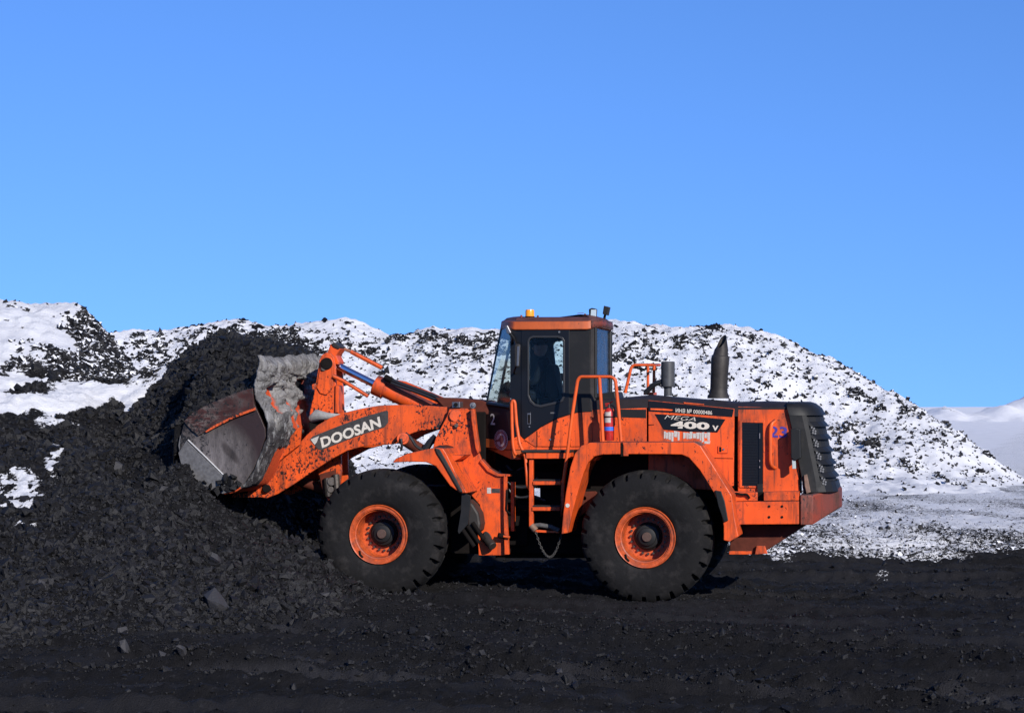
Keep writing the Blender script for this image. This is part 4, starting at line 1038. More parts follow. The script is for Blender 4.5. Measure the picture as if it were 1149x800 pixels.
part('fender_stay', ORANGE_CLEAN, LD, [(651, 513), (672, 512.5), (668, 517), (650, 517)], .30, .66, .004)

# ---- engine hood
HWN = .72
HS1 = [(689, 449), (690, 446), (726, 446.5), (726, 497), (690, 497)]
hood = empty('engine_hood', LD)
part('front_side_panel', ORANGE, hood, [(664, 452), (689, 451), (725.5, 449), (725.5, 500), (664, 500)], HWN, HWN + .05, .006)
part('side_stripe', BLACK_MATT, hood, [(689, 459), (725, 459.5), (725, 469), (689, 468)], HWN - .004, HWN - .001, 0)
ed_ = [(727.5, 449), (824, 458.5), (823, 545), (800, 550), (727.5, 545)]
door = part('engine_door', ORANGE, hood, ed_, HWN - .012, HWN + .05, .006)
part('engine_door_stripe', BLACK, hood, [(728, 449.5), (823.5, 459), (821.5, 467.8), (770, 464), (728, 461.5)], HWN - .018, HWN - .0125, 0)
part('worn_orange_streak', ORANGE_CLEAN, hood, [(767, 451.2), (790, 453.3), (790, 454.3), (768, 452.8)], HWN - .021, HWN - .0185, 0)
part('worn_orange_streak', ORANGE_CLEAN, hood, [(730, 458), (745, 458.4), (755, 459.5), (754, 461), (740, 460.4), (730, 459.8)], HWN - .021, HWN - .0185, 0)
text_px('inventory_lettering', 'ИНВ № 00000486', hood, CREAM, (758, 462.6), (799, 465.3), 4.6, HWN - .019, .002, 0, .01)
part('model_plate', BLACK, hood, [(735, 464.5), (770, 466.3), (814, 470.5), (805, 485), (770, 484), (746, 481.8), (744.5, 481)], HWN - .022, HWN - .0185, 0)
text_px('model_lettering', 'MEGA', hood, CREAM, (745.5, 470.0), (780.5, 472.6), 4.5, HWN - .023, .002, .32, -.012)
text_px('model_number', '400', hood, CREAM, (752.5, 480.2), (796, 482.2), 8.2, HWN - .023, .002, 0, .045)
text_px('model_number', 'v', hood, CREAM, (799, 483.0), (806, 483.4), 5.8, HWN - .023, .002, 0, .012)
# torn white sticker
tm = MB(); r_ = random.Random(3)
x_ = 745.0
while x_ < 796:
    wpx = r_.uniform(1.2, 3.4); top_ = 482.5 + (x_ - 745) * .045 + r_.uniform(0, 2.5); bot_ = 494 + (x_ - 745) * .05 + r_.uniform(-5, 1.5) * (1 if x_ < 775 else 1.6)
    if r_.random() < .96: tm.prism([(x_, top_), (x_ + wpx + .5, top_ + r_.uniform(-.8, .8)), (x_ + wpx + r_.uniform(.0, .5), bot_), (x_ + r_.uniform(.0, .4), bot_ + r_.uniform(-1, 1))], HWN - .0165, HWN - .0125)
    x_ += wpx + r_.uniform(.55, .9)
tm.prism([(790, 495), (797, 494.5), (796.5, 498), (790.5, 497.6)], HWN - .0165, HWN - .0125)
tm.build('torn_sticker', WHITE_DECAL, hood)
part('latch_plate', ORANGE, hood, [(805.5, 500), (816.5, 500), (816.5, 508.5), (805.5, 508.5)], HWN - .03, HWN - .0125, .004)
part('latch_hole', DARK, hood, [(807, 501.5), (809.5, 501.5), (809.5, 507), (807, 507)], HWN - .033, HWN - .0305, 0)
mb_ = MB(); mb_.cyl(L(812, 504, HWN - .045), L(812, 504, HWN - .03), .014, 10); mb_.build('latch_bolt', GREY_METAL, hood)
part('panel_seam', DARK, hood, [(796, 513.5), (822.5, 514), (822.5, 514.8), (797, 514.3)], HWN - .0145, HWN - .0125, 0)
part('panel_seam', DARK, hood, [(727.5, 476.5), (734, 476), (734, 476.8), (728, 477.4)], HWN - .0145, HWN - .0125, 0)
rs = [(828, 456), (893, 457.5), (896, 480), (897, 556), (828, 556)]
part('rear_side_panel', ORANGE, hood, rs, HWN - .006, HWN + .05, .008)
part('panel_gap', DARK, hood, [(820, 457), (830, 457), (830, 555), (820, 555)], HWN + .06, HWN + .1, 0)
part('panel_gap', DARK, hood, [(723, 452), (730, 452), (730, 500), (723, 500)], HWN + .06, HWN + .1, 0)
part('vent_frame', ORANGE, hood, [(829.5, 471.5), (858, 472), (858, 548), (829.5, 547)], HWN - .022, HWN - .0065, .005, holes=[[(832.5, 474), (856, 474.5), (856, 545), (832.5, 545)]])
vt = MB(); vt.prism([(832.5, 474), (856, 474.5), (856, 545), (832.5, 545)], HWN - .014, HWN - .0065)
for k_ in range(22): yy = 476 + k_ * 3.1; vt.prism([(834, yy), (850, yy), (850, yy + 1.3), (834, yy + 1.3)], HWN - .022, HWN - .0141)
vt.prism([(851.5, 475), (855.5, 475), (855.5, 545), (851.5, 545)], HWN - .03, HWN - .0141)
vt.build('side_vent', BLACK, hood, 0)
for yy in (486, 516, 523):
    gm = MB(); gm.cyl(L(852.3, yy, HWN - .035), L(852.3, yy + (6 if yy < 500 else 2), HWN - .035), .008, 8)
    gm.build('vent_catch', GREY_METAL, hood)
part('rubber_strap', BLACK_MATT, hood, [(849.5, 543), (856, 543), (856.5, 560), (850, 560)], HWN - .05, HWN - .03, .004)
hr = MB(); hr.tube([L(870, 472, HWN), L(866, 475, HWN - .05), L(864.5, 482, HWN - .06), L(864.5, 518, HWN - .06), L(866, 523, HWN - .05), L(870, 525, HWN)], .026, 10, .05); hr.build('raised_rib', ORANGE_CLEAN, hood, 0, 50)
text_px('fleet_number', '23', hood, BLUE_PAINT, (863, 490.5), (883, 491.5), 12.5, HWN - .0068, .0025, 0, .02)
# hood top: crowned, dark with coal dust
tp = []
for (x, y) in [(664, 450), (727, 447.5), (775, 452), (824, 457), (860, 457), (893, 457)]:
    n_ = L(x, y, HWN - .008); zc = {664: .02, 727: .055, 775: .06, 824: .075, 860: .085, 893: .07}[x]
    ring_ = []
    for k_ in range(13):
        t = k_ / 12; w_ = (HWN - .008) + (mw(HWN) - HWN + .016) * t
        ring_.append(Vector((n_.x, w_, n_.z + zc * (1 - (2 * t - 1) ** 6))))
    ring_ += [Vector((n_.x, mw(HWN) + .0, n_.z - .12)), Vector((n_.x, HWN + .0, n_.z - .12))]
    tp.append(ring_)
MB().loft(tp).build('hood_top', simple('sooty_hood_top', c4(.022, .017, .019), .6, 0, 6, .5, .1, .3), hood, 0, 40)
core = MB(); a = L(664, 462, HWN + .06); b = L(893, 556, HWN + .06); core.box((a.x, HWN + .1, b.z), (b.x, mw(HWN) - .1, a.z - .05)); core.build('engine_block', DARK, hood)
fo = MB(); fo.box((a.x, mw(HWN) - .05, b.z), (b.x, mw(HWN), a.z)); fo.build('far_side_panel', ORANGE, hood, .006)
# intake stack and exhaust
st = MB(); c_ = L(749.5, 440, 1.2); rt = L(749.5, 404, 1.2).z
st.lathe([(0, .045 * 1), (0, .055), (.12, .055), (.12, .088), (.13, .094), (rt - c_.z - .02 + .04, .094), (rt - c_.z + .03, .086), (rt - c_.z + .03, .07), (rt - c_.z - .06, .065), (rt - c_.z - .06, 0)], (c_.x, c_.y, c_.z - .05), 'z', 32)
st.build('intake_stack', simple('grey_black_stack', c4(.075, .075, .078), .45, .2, 10, .4, .1), hood, 0, 30)
st = MB(); st.tube([L(724, 441, 1.25), L(731, 434, 1.22), L(736, 430, 1.2), L(744, 428, 1.2)], .035, 10, .1); st.build('intake_hose', HOSE, hood, 0, 40)
ex = MB(); c_ = L(806.5, 447, 1.35); rings = []
prof = [(447, 12.6, 0), (444, 12.4, 0), (441, 10.5, .3), (436, 9.9, .5), (420, 10, 1.2), (402, 10.6, 2.2), (400, 9.9, 2.3), (399, 8.8, 2.4), (392, 7.8, 3.4)]
for (y, r, dx) in prof:
    cc_ = L(806 + dx, y, 1.35); rm = r / 84.0
    rings.append([Vector((cc_.x + rm * math.cos(t), cc_.y + rm * math.sin(t), cc_.z)) for t in np.linspace(0, 2 * math.pi, 32, endpoint=False)])
cc_ = L(810, 386, 1.35); rm = 7.2 / 84
top_r = []
for t in np.linspace(0, 2 * math.pi, 32, endpoint=False):
    top_r.append(Vector((cc_.x + rm * math.cos(t) * .95 - .02 * (math.cos(t)), cc_.y + rm * math.sin(t), cc_.z + .035 + .09 * math.cos(t - .9) )))
rings.append(top_r)
inn = [Vector((p.x * .9 + cc_.x * .1, p.y * .9 + cc_.y * .1, p.z - .01)) for p in top_r]; rings.append(inn); rings.append([Vector((p.x, p.y, p.z - .25)) for p in inn])
ex.loft(rings); ex.build('exhaust_pipe', SOOT, hood, 0, 35)
# rail on the hood behind the cab (far side)
rl = MB(); rw = 1.95
rl.tube([L(701.5, 441, rw), L(708, 413, rw), L(711, 409.5, rw), L(740, 409.5, rw)], .022, 10, .08)
rl.tube([L(727, 409.5, rw), L(727, 441, rw)], .02, 10); rl.tube([L(734, 410, rw - .5), L(733.5, 441, rw - .5)], .02, 10); rl.tube([L(740, 409.5, rw), L(734, 410, rw - .5)], .02, 10)
rl.build('hood_rail', ORANGE_CLEAN, LD, 0, 40)
rl = MB(); rl.prism([(722, 440), (733, 440), (733, 443), (722, 443)], 1.6, 2.0); rl.build('rail_foot', ORANGE_CLEAN, LD, .004)

# ---- rear grille (curved, slatted)
def ur(px, w): return L(px, 500, w).x
gr = empty('radiator_grille', LD)
MESH_M = simple('snow_lit_mesh', c4(.16, .16, .17), .5, .5, 60, .6, 0)
CHEEK = simple('dusty_black_cheek', c4(.011, .011, .0115), .6, 0, 8, .5, .12, .3, dust=.3)
# plan outline: near side edge, rounded corner, flat back
def grille_ring(y_near, off, lean, inset=0):
    """ring of points at the height of photo row y_near on the near side"""
    pN = L(897, y_near, .70); u0 = pN.x + lean; z = pN.z; w0 = .66 + inset
    pts = [Vector((u0 - .04, w0 + .0, z)), Vector((u0 + .10 + off, w0 + .005, z)), Vector((u0 + .20 + off, w0 + .06, z)), Vector((u0 + .29 + off, w0 + .17, z)), Vector((u0 + .34 + off, w0 + .32, z)), Vector((u0 + .36 + off, w0 + .5, z))]
    return pts + [mir(p) for p in reversed(pts)]
rows = [(464, -.10), (485, -.045), (505, .0), (525, .05), (540, .085), (552, .10)]
sh = MB()
rr_ = [grille_ring(y, 0, l_, .02) for y, l_ in rows]
sh.loft(rr_); shell = sh.build('grille_core', simple('radiator_black', c4(.008, .008, .009), .7, 0, 20, .3, .1), gr, 0)
# near and far cheeks and horizontal louvres standing proud
def lean_at(y): return np.interp(y, [r[0] for r in rows], [r[1] for r in rows])
for fl_ in (0, 1):
    ck = MB(); G = []
    for y, l_ in rows:
        r1 = grille_ring(y, .03, l_, -.006); pts_ = [r1[0], r1[1], r1[1].lerp(r1[2], .6)]
        if fl_: pts_ = [mir(p) for p in pts_]
        G.append(pts_)
    m_ = len(G); vs_ = [p for g_ in G for p in g_] + [p + Vector((-.01, .03 * (1 if not fl_ else -1), 0)) for g_ in G for p in g_]; o_ = 3 * m_; fs_ = []
    for i in range(m_ - 1):
        for j in range(2):
            q_ = (i * 3 + j, i * 3 + j + 1, (i + 1) * 3 + j + 1, (i + 1) * 3 + j); fs_ += [q_, tuple(k + o_ for k in q_)]
        for j in (0, 2): fs_.append((i * 3 + j, (i + 1) * 3 + j, (i + 1) * 3 + j + o_, i * 3 + j + o_))
    for i in (0, m_ - 1):
        for j in range(2): fs_.append((i * 3 + j, i * 3 + j + 1, i * 3 + j + 1 + o_, i * 3 + j + o_))
    ck.add(vs_, fs_); ck.build('grille_cheek', CHEEK, gr, .004)
for k_ in range(6):
    y0 = 474.0 + k_ * 14.2
    lv = MB(); r0 = grille_ring(y0 + 4.8, .065, lean_at(y0)); r1 = grille_ring(y0 + 2.8, .04, lean_at(y0)); r2 = grille_ring(y0 - 1, .0, lean_at(y0), .01); r3 = grille_ring(y0 + 5, .0, lean_at(y0), .02)
    if k_ == 5: continue
    cut_ = lambda r_: [r_[1].lerp(r_[2], .58)] + r_[2:-2] + [r_[-2].lerp(r_[-3], .58)]
    lv.loft([cut_(r2), cut_(r1), cut_(r0), cut_(r3)]); lv.build('louvre', BLACK_MATT, gr, .004)
    # perforated mesh plate beside the cheek between the louvres
bt = MB(); bt.loft([grille_ring(540, .03, .085), grille_ring(552, .05, .10), grille_ring(553, .0, .10)]); bt.build('grille_foot', BLACK_MATT, gr, .006)
for k_ in range(5):
    hl = MB()
    y0 = 479.5 + k_ * 14.2
    for (dx, dy) in [(0, 0), (3.2, 1.2), (1.2, 3.2), (4.4, 4.2), (0.2, 6.0), (3.4, 6.8)]:
        r1 = grille_ring(y0 + dy, .016, lean_at(y0 + dy), .004); pt = grille_ring(y0 + dy, .05, lean_at(y0 + dy), .002); pt = pt[1].lerp(pt[2], .72).lerp(pt[3], dx * .07)
        hl.add([pt + Vector((.012 * math.cos(t), .006 * math.cos(t) - .012, .014 * math.sin(t))) for t in np.linspace(0, 2 * math.pi, 8, endpoint=False)], [tuple(range(8))])
    hl.build('grille_mesh', MESH_M, gr)
cpz = MB()
r0 = grille_ring(466, .03, -.09, -.012); r1 = grille_ring(458, .01, -.12, .0); r2 = grille_ring(452.5, -.06, -.13, .05); r3 = grille_ring(450.5, -.14, -.12, .16)
cpz.loft([r0, r1, r2, r3]); cpz.build('grille_hood', BLACK_MATT, gr, .01, 40)
# tail light bracket sticking out of the side
tl = MB(); tl.prism([(887, 481.5), (893, 480), (898, 482), (898.5, 514), (892, 517), (887.5, 514)], .48, .70); tl.build('tail_lamp_bracket', BLACK_MATT, LD, .01)
tl = MB(); tl.prism([(888.5, 516), (892.5, 516), (893, 526), (889, 526)], .50, .60); tl.build('tail_lamp', LENS, LD, .006)
part('latch_bar', simple('chipped_bar', c4(.24, .14, .10), .6, 0, 20, .6, .2), LD, [(902, 533), (905.5, 532), (909.5, 552), (905, 554), (903, 545)], .60, .66, .005)

# ---- counterweight
cwt = empty('counterweight', LD)
part('side_block', ORANGE, cwt, [(812, 563), (850, 562.5), (896.5, 562), (896.5, 588), (824, 588.5), (817, 575)], .52, .80, .008)
part('upper_ledge', ORANGE, cwt, [(857, 552), (896.5, 551), (896.5, 561.5), (857, 561.8)], .54, .85, .006)
part('upper_ledge', ORANGE, cwt, [(818, 551), (850, 552), (850, 562.2), (816, 562.6)], .62, .85, .012)
dk = MB(); dk.prism([(850, 552), (857, 552), (857, 562), (850, 562)], .66, .8); dk.build('ledge_gap', DARK, cwt)
bh = MB()
for (x, y) in ((863, 568), (877.5, 568), (863, 580), (877.5, 580)): bh.cyl(L(x, y, .512), L(x, y, .53), .017, 12)
bh.build('bolt_holes', DARK, cwt)
cdl = MB(); cdl.tube([L(818, 560, .6), L(820, 555, .58), L(826, 553, .58), L(832, 555, .58), L(838, 554, .58), L(841, 559, .6)], .016, 8, .05); cdl.build('cable_loop', DARK, cwt, 0, 40)
# rear casting, angled corners
def cw_ring(yn, yb, tw0, inset=0):
    a = L(898, yn, .52); b = L(912, yn, .56); c = L(941, yb, 1.05)
    zz = a.z; zc = c.z
    pts = [Vector((a.x, .52 + inset, zz)), Vector((b.x - inset, .56 + inset, zz)), Vector((c.x - inset, 1.05, zc)), Vector((c.x + .03 - inset, 1.45, zc))]
    return pts + [mir(p) for p in reversed(pts[:3])]
MB().loft([cw_ring(589, 570, 0), cw_ring(586, 567, 0), cw_ring(556, 549, 0), cw_ring(554.5, 546.5, 0, .02)]).build('rear_casting', DUSTY_RED, cwt, .012, 30)
core = MB(); pts = [uz(a, b, .80) for a, b in [(820, 589), (905, 589), (858, 619), (850, 622), (818, 621)]]
core.prism(pts, .85, 2.05, px=False); core.build('belly_casting', DARK_RED, cwt, .012)
pts = [uz(a, b, .80) for a, b in [(812, 560), (898, 560), (898, 587), (822, 587)]]; MB().prism(pts, .81, 2.09, px=False).build('inner_casting', DARK, cwt, .0)
pts = [uz(a, b, .52) for a, b in [(812, 563), (896.5, 562), (896.5, 588), (824, 588.5)]]; MB().prism(pts, 2.1, 2.38, px=False).build('side_block', ORANGE, cwt, .008)
cc_ = L(855, 620, .86); bl = MB(); bl.prism([(849, 612), (858, 612), (861, 621), (847, 622)], .78, .85); bl.prism([(818, 618), (843, 618), (843, 622), (818, 622)], .76, .85); bl.build('tow_lug', ORANGE, cwt, .006)

# ---- cab
cab = empty('cab', LD)
CW = .70; CT = .05
def tip(px, py, w=1.05): return L(px, py, w)
part('front_pillar', BLACK, cab, [(572.5, 368), (587, 368), (587, 488), (584.5, 501), (572.5, 501)], CW + .002, CW + CT, .004)
part('rear_side_panel', BLACK_MATT, cab, [(636.5, 368), (661.5, 368), (662.5, 440), (664, 461.5), (648, 462.5), (636.5, 465.2)], CW + .002, CW + CT - .003, .004)
hole = [(593.5, 384), (595, 380.5), (598.5, 379), (625.5, 379), (629.5, 380.5), (631.5, 384), (631.5, 444), (629.5, 448.5), (624, 450.5), (606, 454.5), (600, 453), (596, 449), (593.5, 443)]
part('door', BLACK, cab, [(585, 368), (639, 368), (639, 465), (625, 469.5), (607, 479), (592, 490), (588, 493), (585, 489.5)], CW - .012, CW + CT + .004, .006, holes=[hole])
ho2 = [(591.5, 382.5), (593.5, 378.5), (597.5, 376.8), (626.5, 376.8), (631.5, 378.5), (633.8, 382.5), (633.8, 445), (631.5, 450.5), (625.5, 453), (606.5, 457.3), (599, 455.5), (594, 451), (591.5, 444)]
part('window_seal', simple('grey_rubber_seal', c4(.022, .022, .024), .45, 0, 20, .2, 0), cab, ho2, CW - .024, CW - .0125, .005, holes=[hole])
part('door_window', GLASS_SIDE, cab, hole, CW + .012, CW + .018, 0)
part('door_lower_panel', ORANGE, cab, [(588, 493.3), (592, 490.3), (607, 479.3), (625, 469.8), (639, 465.3), (638.5, 501), (600, 501)], CW - .014, CW + CT, .006)
part('rear_lower_panel', ORANGE, cab, [(640, 464.8), (648, 462.9), (664, 461.9), (664, 501), (640, 501)], CW, CW + CT, .005)
part('door_crease', DARK, cab, [(602, 484), (603, 483.5), (603, 501), (602, 501)], CW - .0165, CW - .0145, 0)
part('sill_panel', ORANGE, cab, [(572.5, 501.3), (584, 489.5), (600, 501.5), (664, 501.5), (664, 504.5), (572.5, 504.5)], CW - .002, CW + .04, .0)
part('front_lower_corner', ORANGE, cab, [(572.5, 493), (584, 488.5), (584, 501), (600, 501.2), (586, 504), (572.5, 504.3)], CW - .008, CW - .0025, 0)
sl = MB(); sl.prism([(585, 504.8), (640, 504.8), (640, 507.5), (585, 507.5)], .40, .72); sl.build('sill_ledge', SOOT, cab, .005)
sl = MB(); sl.prism([(590, 507.7), (640, 507.7), (640, 514.5), (590, 514.5)], .42, .70); sl.build('floor_beam', ORANGE, cab, .006)
dh = MB(); dh.prism([(591.5, 463.5), (595.5, 463.5), (595.5, 476), (591.5, 476)], CW - .02, CW - .0125); dh.build('door_handle', GREY_METAL, cab, .003)
dh = MB(); dh.prism([(592.3, 465.2), (594.8, 465.2), (594.8, 475), (592.3, 475)], CW - .023, CW - .0205); dh.build('handle_recess', DARK, cab, .0)
dh = MB(); dh.cyl(L(594, 478.7, CW - .03), L(594, 478.7, CW - .0125), .010, 10); dh.cyl(L(627.5, 372.6, CW - .03), L(627.5, 372.6, CW - .0125), .014, 10); dh.cyl(L(617.5, 493, CW - .03), L(617.5, 493, CW - .0145), .012, 10); dh.cyl(L(573, 447.5, CW - .03), L(573, 447.5, CW), .010, 10); dh.build('door_lock', GREY_METAL, cab, 0)
part('door_badge', simple('dim_badge', c4(.11, .11, .11), .5), cab, [(617.5, 462.5), (623, 462.5), (623, 464), (617.5, 464)], CW - .0145, CW - .0125, 0)
# interior black inner frames / far side
def mirpr(name, mat, pts, w0, w1, holes=(), bevel=.005):
    p_ = [uz(a, b, w0) for a, b in pts]; h_ = [[uz(a, b, w0) for a, b in hh_] for hh_ in holes]
    return MB().prism(p_, mw(w1), mw(w0), px=False, holes=h_).build(name, mat, cab, bevel)
hole_far = [(600, 384), (602, 380.5), (606, 379), (626, 379), (632, 384), (634, 416), (634, 417), (608, 417), (603, 412)]
hole_far2 = [(600, 427), (634, 425), (634, 438), (600, 440)]
mirpr('far_side_wall', BLACK, [(572.5, 368), (661.5, 368), (664, 461.5), (664, 501), (572.5, 501)], CW, CW + CT, [hole_far, hole_far2])
mirpr('far_window', GLASS_SIDE, [(598, 378), (636, 378), (636, 442), (598, 442)], CW + .012, CW + .018)
# windscreen wraps round the near corner
g0t, g0b = L(572.5, 369, CW), L(572.5, 457, CW); g1t, g1b = tip(563, 366), tip(546, 453)
def quadslab(name, mat, a, b, c, d, th, both=True):
    n_ = (b - a).cross(d - a).normalized() * th
    m = MB(); m.add([a, b, c, d, a + n_, b + n_, c + n_, d + n_], [(0, 1, 2, 3), (4, 5, 6, 7), (0, 1, 5, 4), (1, 2, 6, 5), (2, 3, 7, 6), (3, 0, 4, 7)])
    if both:
        q = [mir(p) for p in (a, b, c, d)]; n2 = Vector((n_.x, -n_.y, n_.z)); m.add(q + [p + n2 for p in q], [(0, 1, 2, 3), (4, 5, 6, 7), (0, 1, 5, 4), (1, 2, 6, 5), (2, 3, 7, 6), (3, 0, 4, 7)])
    return m.build(name, mat, cab)
quadslab('windscreen_corner', GLASS_FRONT, g0t, g1t, g1b, g0b, .006, False)
quadslab('windscreen_corner', GLASS_FRONT, mir(g0t), mir(g1t), mir(g1b), mir(g0b), .006, False)
quadslab('windscreen', GLASS_FRONT, g1t, mir(g1t), mir(g1b), g1b, .006, False)
# dark sun band on top of the screen
k_ = .15
sb0 = g0t.lerp(g0b, k_ * 1.1); sb1 = g1t.lerp(g1b, k_); ofs = Vector((.012, .0, 0))
quadslab('sun_band', simple('dark_sun_band', c4(.012, .016, .03), .3), g0t + ofs, g1t + ofs, sb1 + ofs, sb0 + ofs, .004)
fpz = MB(); fpz.tube([g1t, g1b], .014, 8); fpz.tube([mir(g1t), mir(g1b)], .02, 8); fpz.tube([g0b, g1b, mir(g1b), mir(g0b)], .03, 8); fpz.build('screen_frame', BLACK, cab, 0, 40)
# lower nose
def nose(name, mat, rows_, inset=0, bev=.006):
    rs_ = []
    for (yc, yt, xt, ins) in rows_:
        a = L(584, yc, CW); b = L(572.5, yc, CW); c = tip(xt, yt)
        b = Vector((b.x + ins, CW + ins, b.z)); a = Vector((a.x, CW + ins, a.z)); c = Vector((c.x + ins, 1.05, c.z))
        rs_.append([a, b, c, mir(c), mir(b), mir(a)])
    return MB().loft(rs_).build(name, mat, cab, bev)
nose('nose_panel', simple('dark_maroon_paint', c4(.016, .009, .010), .5, 0, 8, .4, .03), [(457, 453.5, 546, .004), (493.5, 491.5, 544, .004)])
nose('nose_band', ROOF_ORANGE, [(494, 492, 544, .0), (504.5, 502, 544.5, .0)])
nose('nose_skirt', ROOF_ORANGE, [(505, 503, 546, .006), (515.5, 505, 550, .012)])
# inside of nose is solid enough; number and round sticker on its angled face
pa = tip(546, 491.5); pb_ = L(572.5, 493, CW)
xd = (Vector((pb_.x, pb_.y, 0)) - Vector((pa.x, pa.y, 0))).normalized(); zd = Vector((0, 0, 1))
def nose_pt(px, py):
    # intersect pixel ray with the angled face plane
    n_ = xd.cross(zd); d = ray(px, py); dl = Vector((d.dot(AX_U), d.dot(AX_W), d.z)); rel = CP - ORG; cl_ = Vector((rel.dot(AX_U), rel.dot(AX_W), CP.z))
    t = (pa - cl_).dot(n_) / dl.dot(n_); return cl_ + dl * t
o0 = nose_pt(551, 476.5); o1 = nose_pt(556.2, 476.5); oh = nose_pt(551, 464)
text_on('cab_number', '2', cab, CREAM, o0, xd, zd, (o1 - o0).length, (oh - o0).length, .012, 0, .01)
cc_ = nose_pt(562.8, 493.5); rx_ = (nose_pt(570.5, 493.5) - cc_).length; rz_ = (nose_pt(562.8, 482) - cc_).length
nn_ = xd.cross(zd).normalized()
def disc_on(name, mat, sx, sz, lift, ring=None):
    m = MB(); vs = [cc_ + xd * (sx * math.cos(t)) + zd * (sz * math.sin(t)) + nn_ * lift for t in np.linspace(0, 2 * math.pi, 40, endpoint=False)]
    if ring:
        vi = [cc_ + xd * (sx * ring * math.cos(t)) + zd * (sz * ring * math.sin(t)) + nn_ * lift for t in np.linspace(0, 2 * math.pi, 40, endpoint=False)]
        m.add(vs + vi, [(k, (k + 1) % 40, 40 + (k + 1) % 40, 40 + k) for k in range(40)])
    else: m.add(vs, [tuple(range(40))])
    return m.build(name, mat, cab)
disc_on('round_sticker', simple('sticker_grey', c4(.40, .33, .33), .6, 0, 50, .3, 0), rx_, rz_, .010)
disc_on('sticker_ring', simple('sticker_red', c4(.22, .045, .045), .6, 0, 60, .4, 0), rx_ * .78, rz_ * .78, .0125, .86)
m = MB()
for k_ in range(26):
    t = 2 * math.pi * k_ / 26; c0 = cc_ + xd * (rx_ * .88 * math.cos(t)) + zd * (rz_ * .88 * math.sin(t)) + nn_ * .0125
    s_ = .012; m.add([c0 - xd * s_ - zd * s_, c0 + xd * s_ * .4 - zd * s_, c0 + xd * s_ * .4 + zd * s_, c0 - xd * s_ + zd * s_], [(0, 1, 2, 3)])
pts_ = [(-.9, -.1), (-.25, .12), (-.05, .45), (.3, .4), (.42, 0), (.25, -.35), (-.05, -.45), (-.2, -.15), (-.85, -.22)]
m.add([cc_ + xd * (a * rx_) + zd * (b * rz_) + nn_ * .0128 for a, b in pts_], [tuple(range(9))])
m.build('sticker_print', simple('sticker_print_red', c4(.16, .05, .05), .6), cab)
# rear: chamfer post, back glass, back wall
uR = L(662.5, 420, CW).x; zt = L(662, 368, CW).z; zg = L(662, 446, CW).z; zbk = L(664, 461, CW).z
r0_ = Vector((uR, CW, 0)); r1_ = Vector((uR + .06, CW + .07, 0))
def V(p, z): return Vector((p.x, p.y, z))
quadslab('rear_post', SOOT, V(r0_, zt), V(r1_, zt + .01), V(r1_, zbk), V(r0_, zbk), .02)
quadslab('rear_window', GLASS_REAR, V(r1_, zt + .05), V(mir(r1_), zt + .05), V(mir(r1_), zg), V(r1_, zg), .008, False)
quadslab('rear_wall', BLACK_MATT, V(r1_, zg), V(mir(r1_), zg), V(mir(r1_), zbk - .5), V(r1_, zbk - .5), .02, False)
bw = MB(); bw.tube([V(r1_, zt), V(r1_, zg + .03), V(r1_, zg)], .022, 8); bw.tube([V(r1_, zg), V(mir(r1_), zg)], .025, 8); bw.tube([V(mir(r1_), zt), V(mir(r1_), zg)], .03, 8); bw.build('rear_window_frame', BLACK, cab, 0, 40)
rbx = MB(); a = L(676, 440, .95); rbx.prism([(672, 442), (690, 439), (693, 452), (672, 452)], .95, 1.7); rbx.build('rear_box', BLACK_MATT, cab, .02)
# floor, ceiling
fz = L(600, 470, CW).z
uF = L(572.5, 480, CW).x
fb = MB(); fb.box((uF + .02, CW + .06, L(600, 503, CW).z), (uR, mw(CW) - .06, L(600, 458, CW).z)); fb.build('cab_floor', DARK, cab)
# roof
def roof_ring(yN, ins, dz=0):
    a = L(575.5, yN, .66); b = L(661, yN, .66); z = a.z + dz
    pts = [Vector((b.x + .13 - ins, .93, z + .035)), Vector((b.x + .03 - ins * .5, .68 + ins, z + .01)), Vector((b.x - .03, .66 + ins, z)), Vector((a.x + .03, .66 + ins, z)), Vector((a.x - .02 + ins * .5, .69 + ins, z + .005)), Vector((L(563, 366, 1.05).x - .02 + ins, 1.05, z + .02))]
    return pts + [mir(p) for p in reversed(pts)]
rfm = MB(); rfm.loft([roof_ring(370.5, .02), roof_ring(370, 0), roof_ring(361, .015), roof_ring(359.3, .06)])
rf_o = rfm.build('roof', ROOF_ORANGE, cab, .008, 40)
rft = MB(); rft.loft([roof_ring(359.5, .055), roof_ring(357.2, .09), roof_ring(355.8, .18), roof_ring(355.2, .30)]); rft.build('roof_top', simple('dark_dusty_roof', c4(.10, .035, .03), .6, 0, 7, .6, .1), cab, .01, 50)
# maroon back end of the roof rim
rbk = MB(); a = L(663.5, 370, .66); rr0 = [p + Vector((.010, -.004 if p.y < 1.45 else .004, 0)) for p in roof_ring(369.3, 0)]; rr1 = [p + Vector((.010, -.004 if p.y < 1.45 else .004, 0)) for p in roof_ring(360.8, .012)]
q0 = [rr0[1].lerp(rr0[2], .2), rr0[1], rr0[0], rr0[-1], rr0[-2], rr0[-2].lerp(rr0[-3], .2)]; q1 = [rr1[1].lerp(rr1[2], .2), rr1[1], rr1[0], rr1[-1], rr1[-2], rr1[-2].lerp(rr1[-3], .2)]
rbk.add(q0 + q1, [(i, i + 1, 7 + i, 6 + i) for i in range(5)]); o = rbk.build('roof_rear_rim', DUSTY_RED, cab, 0, 40); s_ = o.modifiers.new('solid', 'SOLIDIFY'); s_.thickness = .006
bc = MB(); c_ = L(594.5, 355.5, .95); rb = .062
bc.lathe([(0, 0), (0, rb * 1.05), (.025, rb * 1.05), (.025, rb)], (c_.x, c_.y, c_.z - .02), 'z', 24); bc.build('beacon_base', DARK, cab, 0, 30)
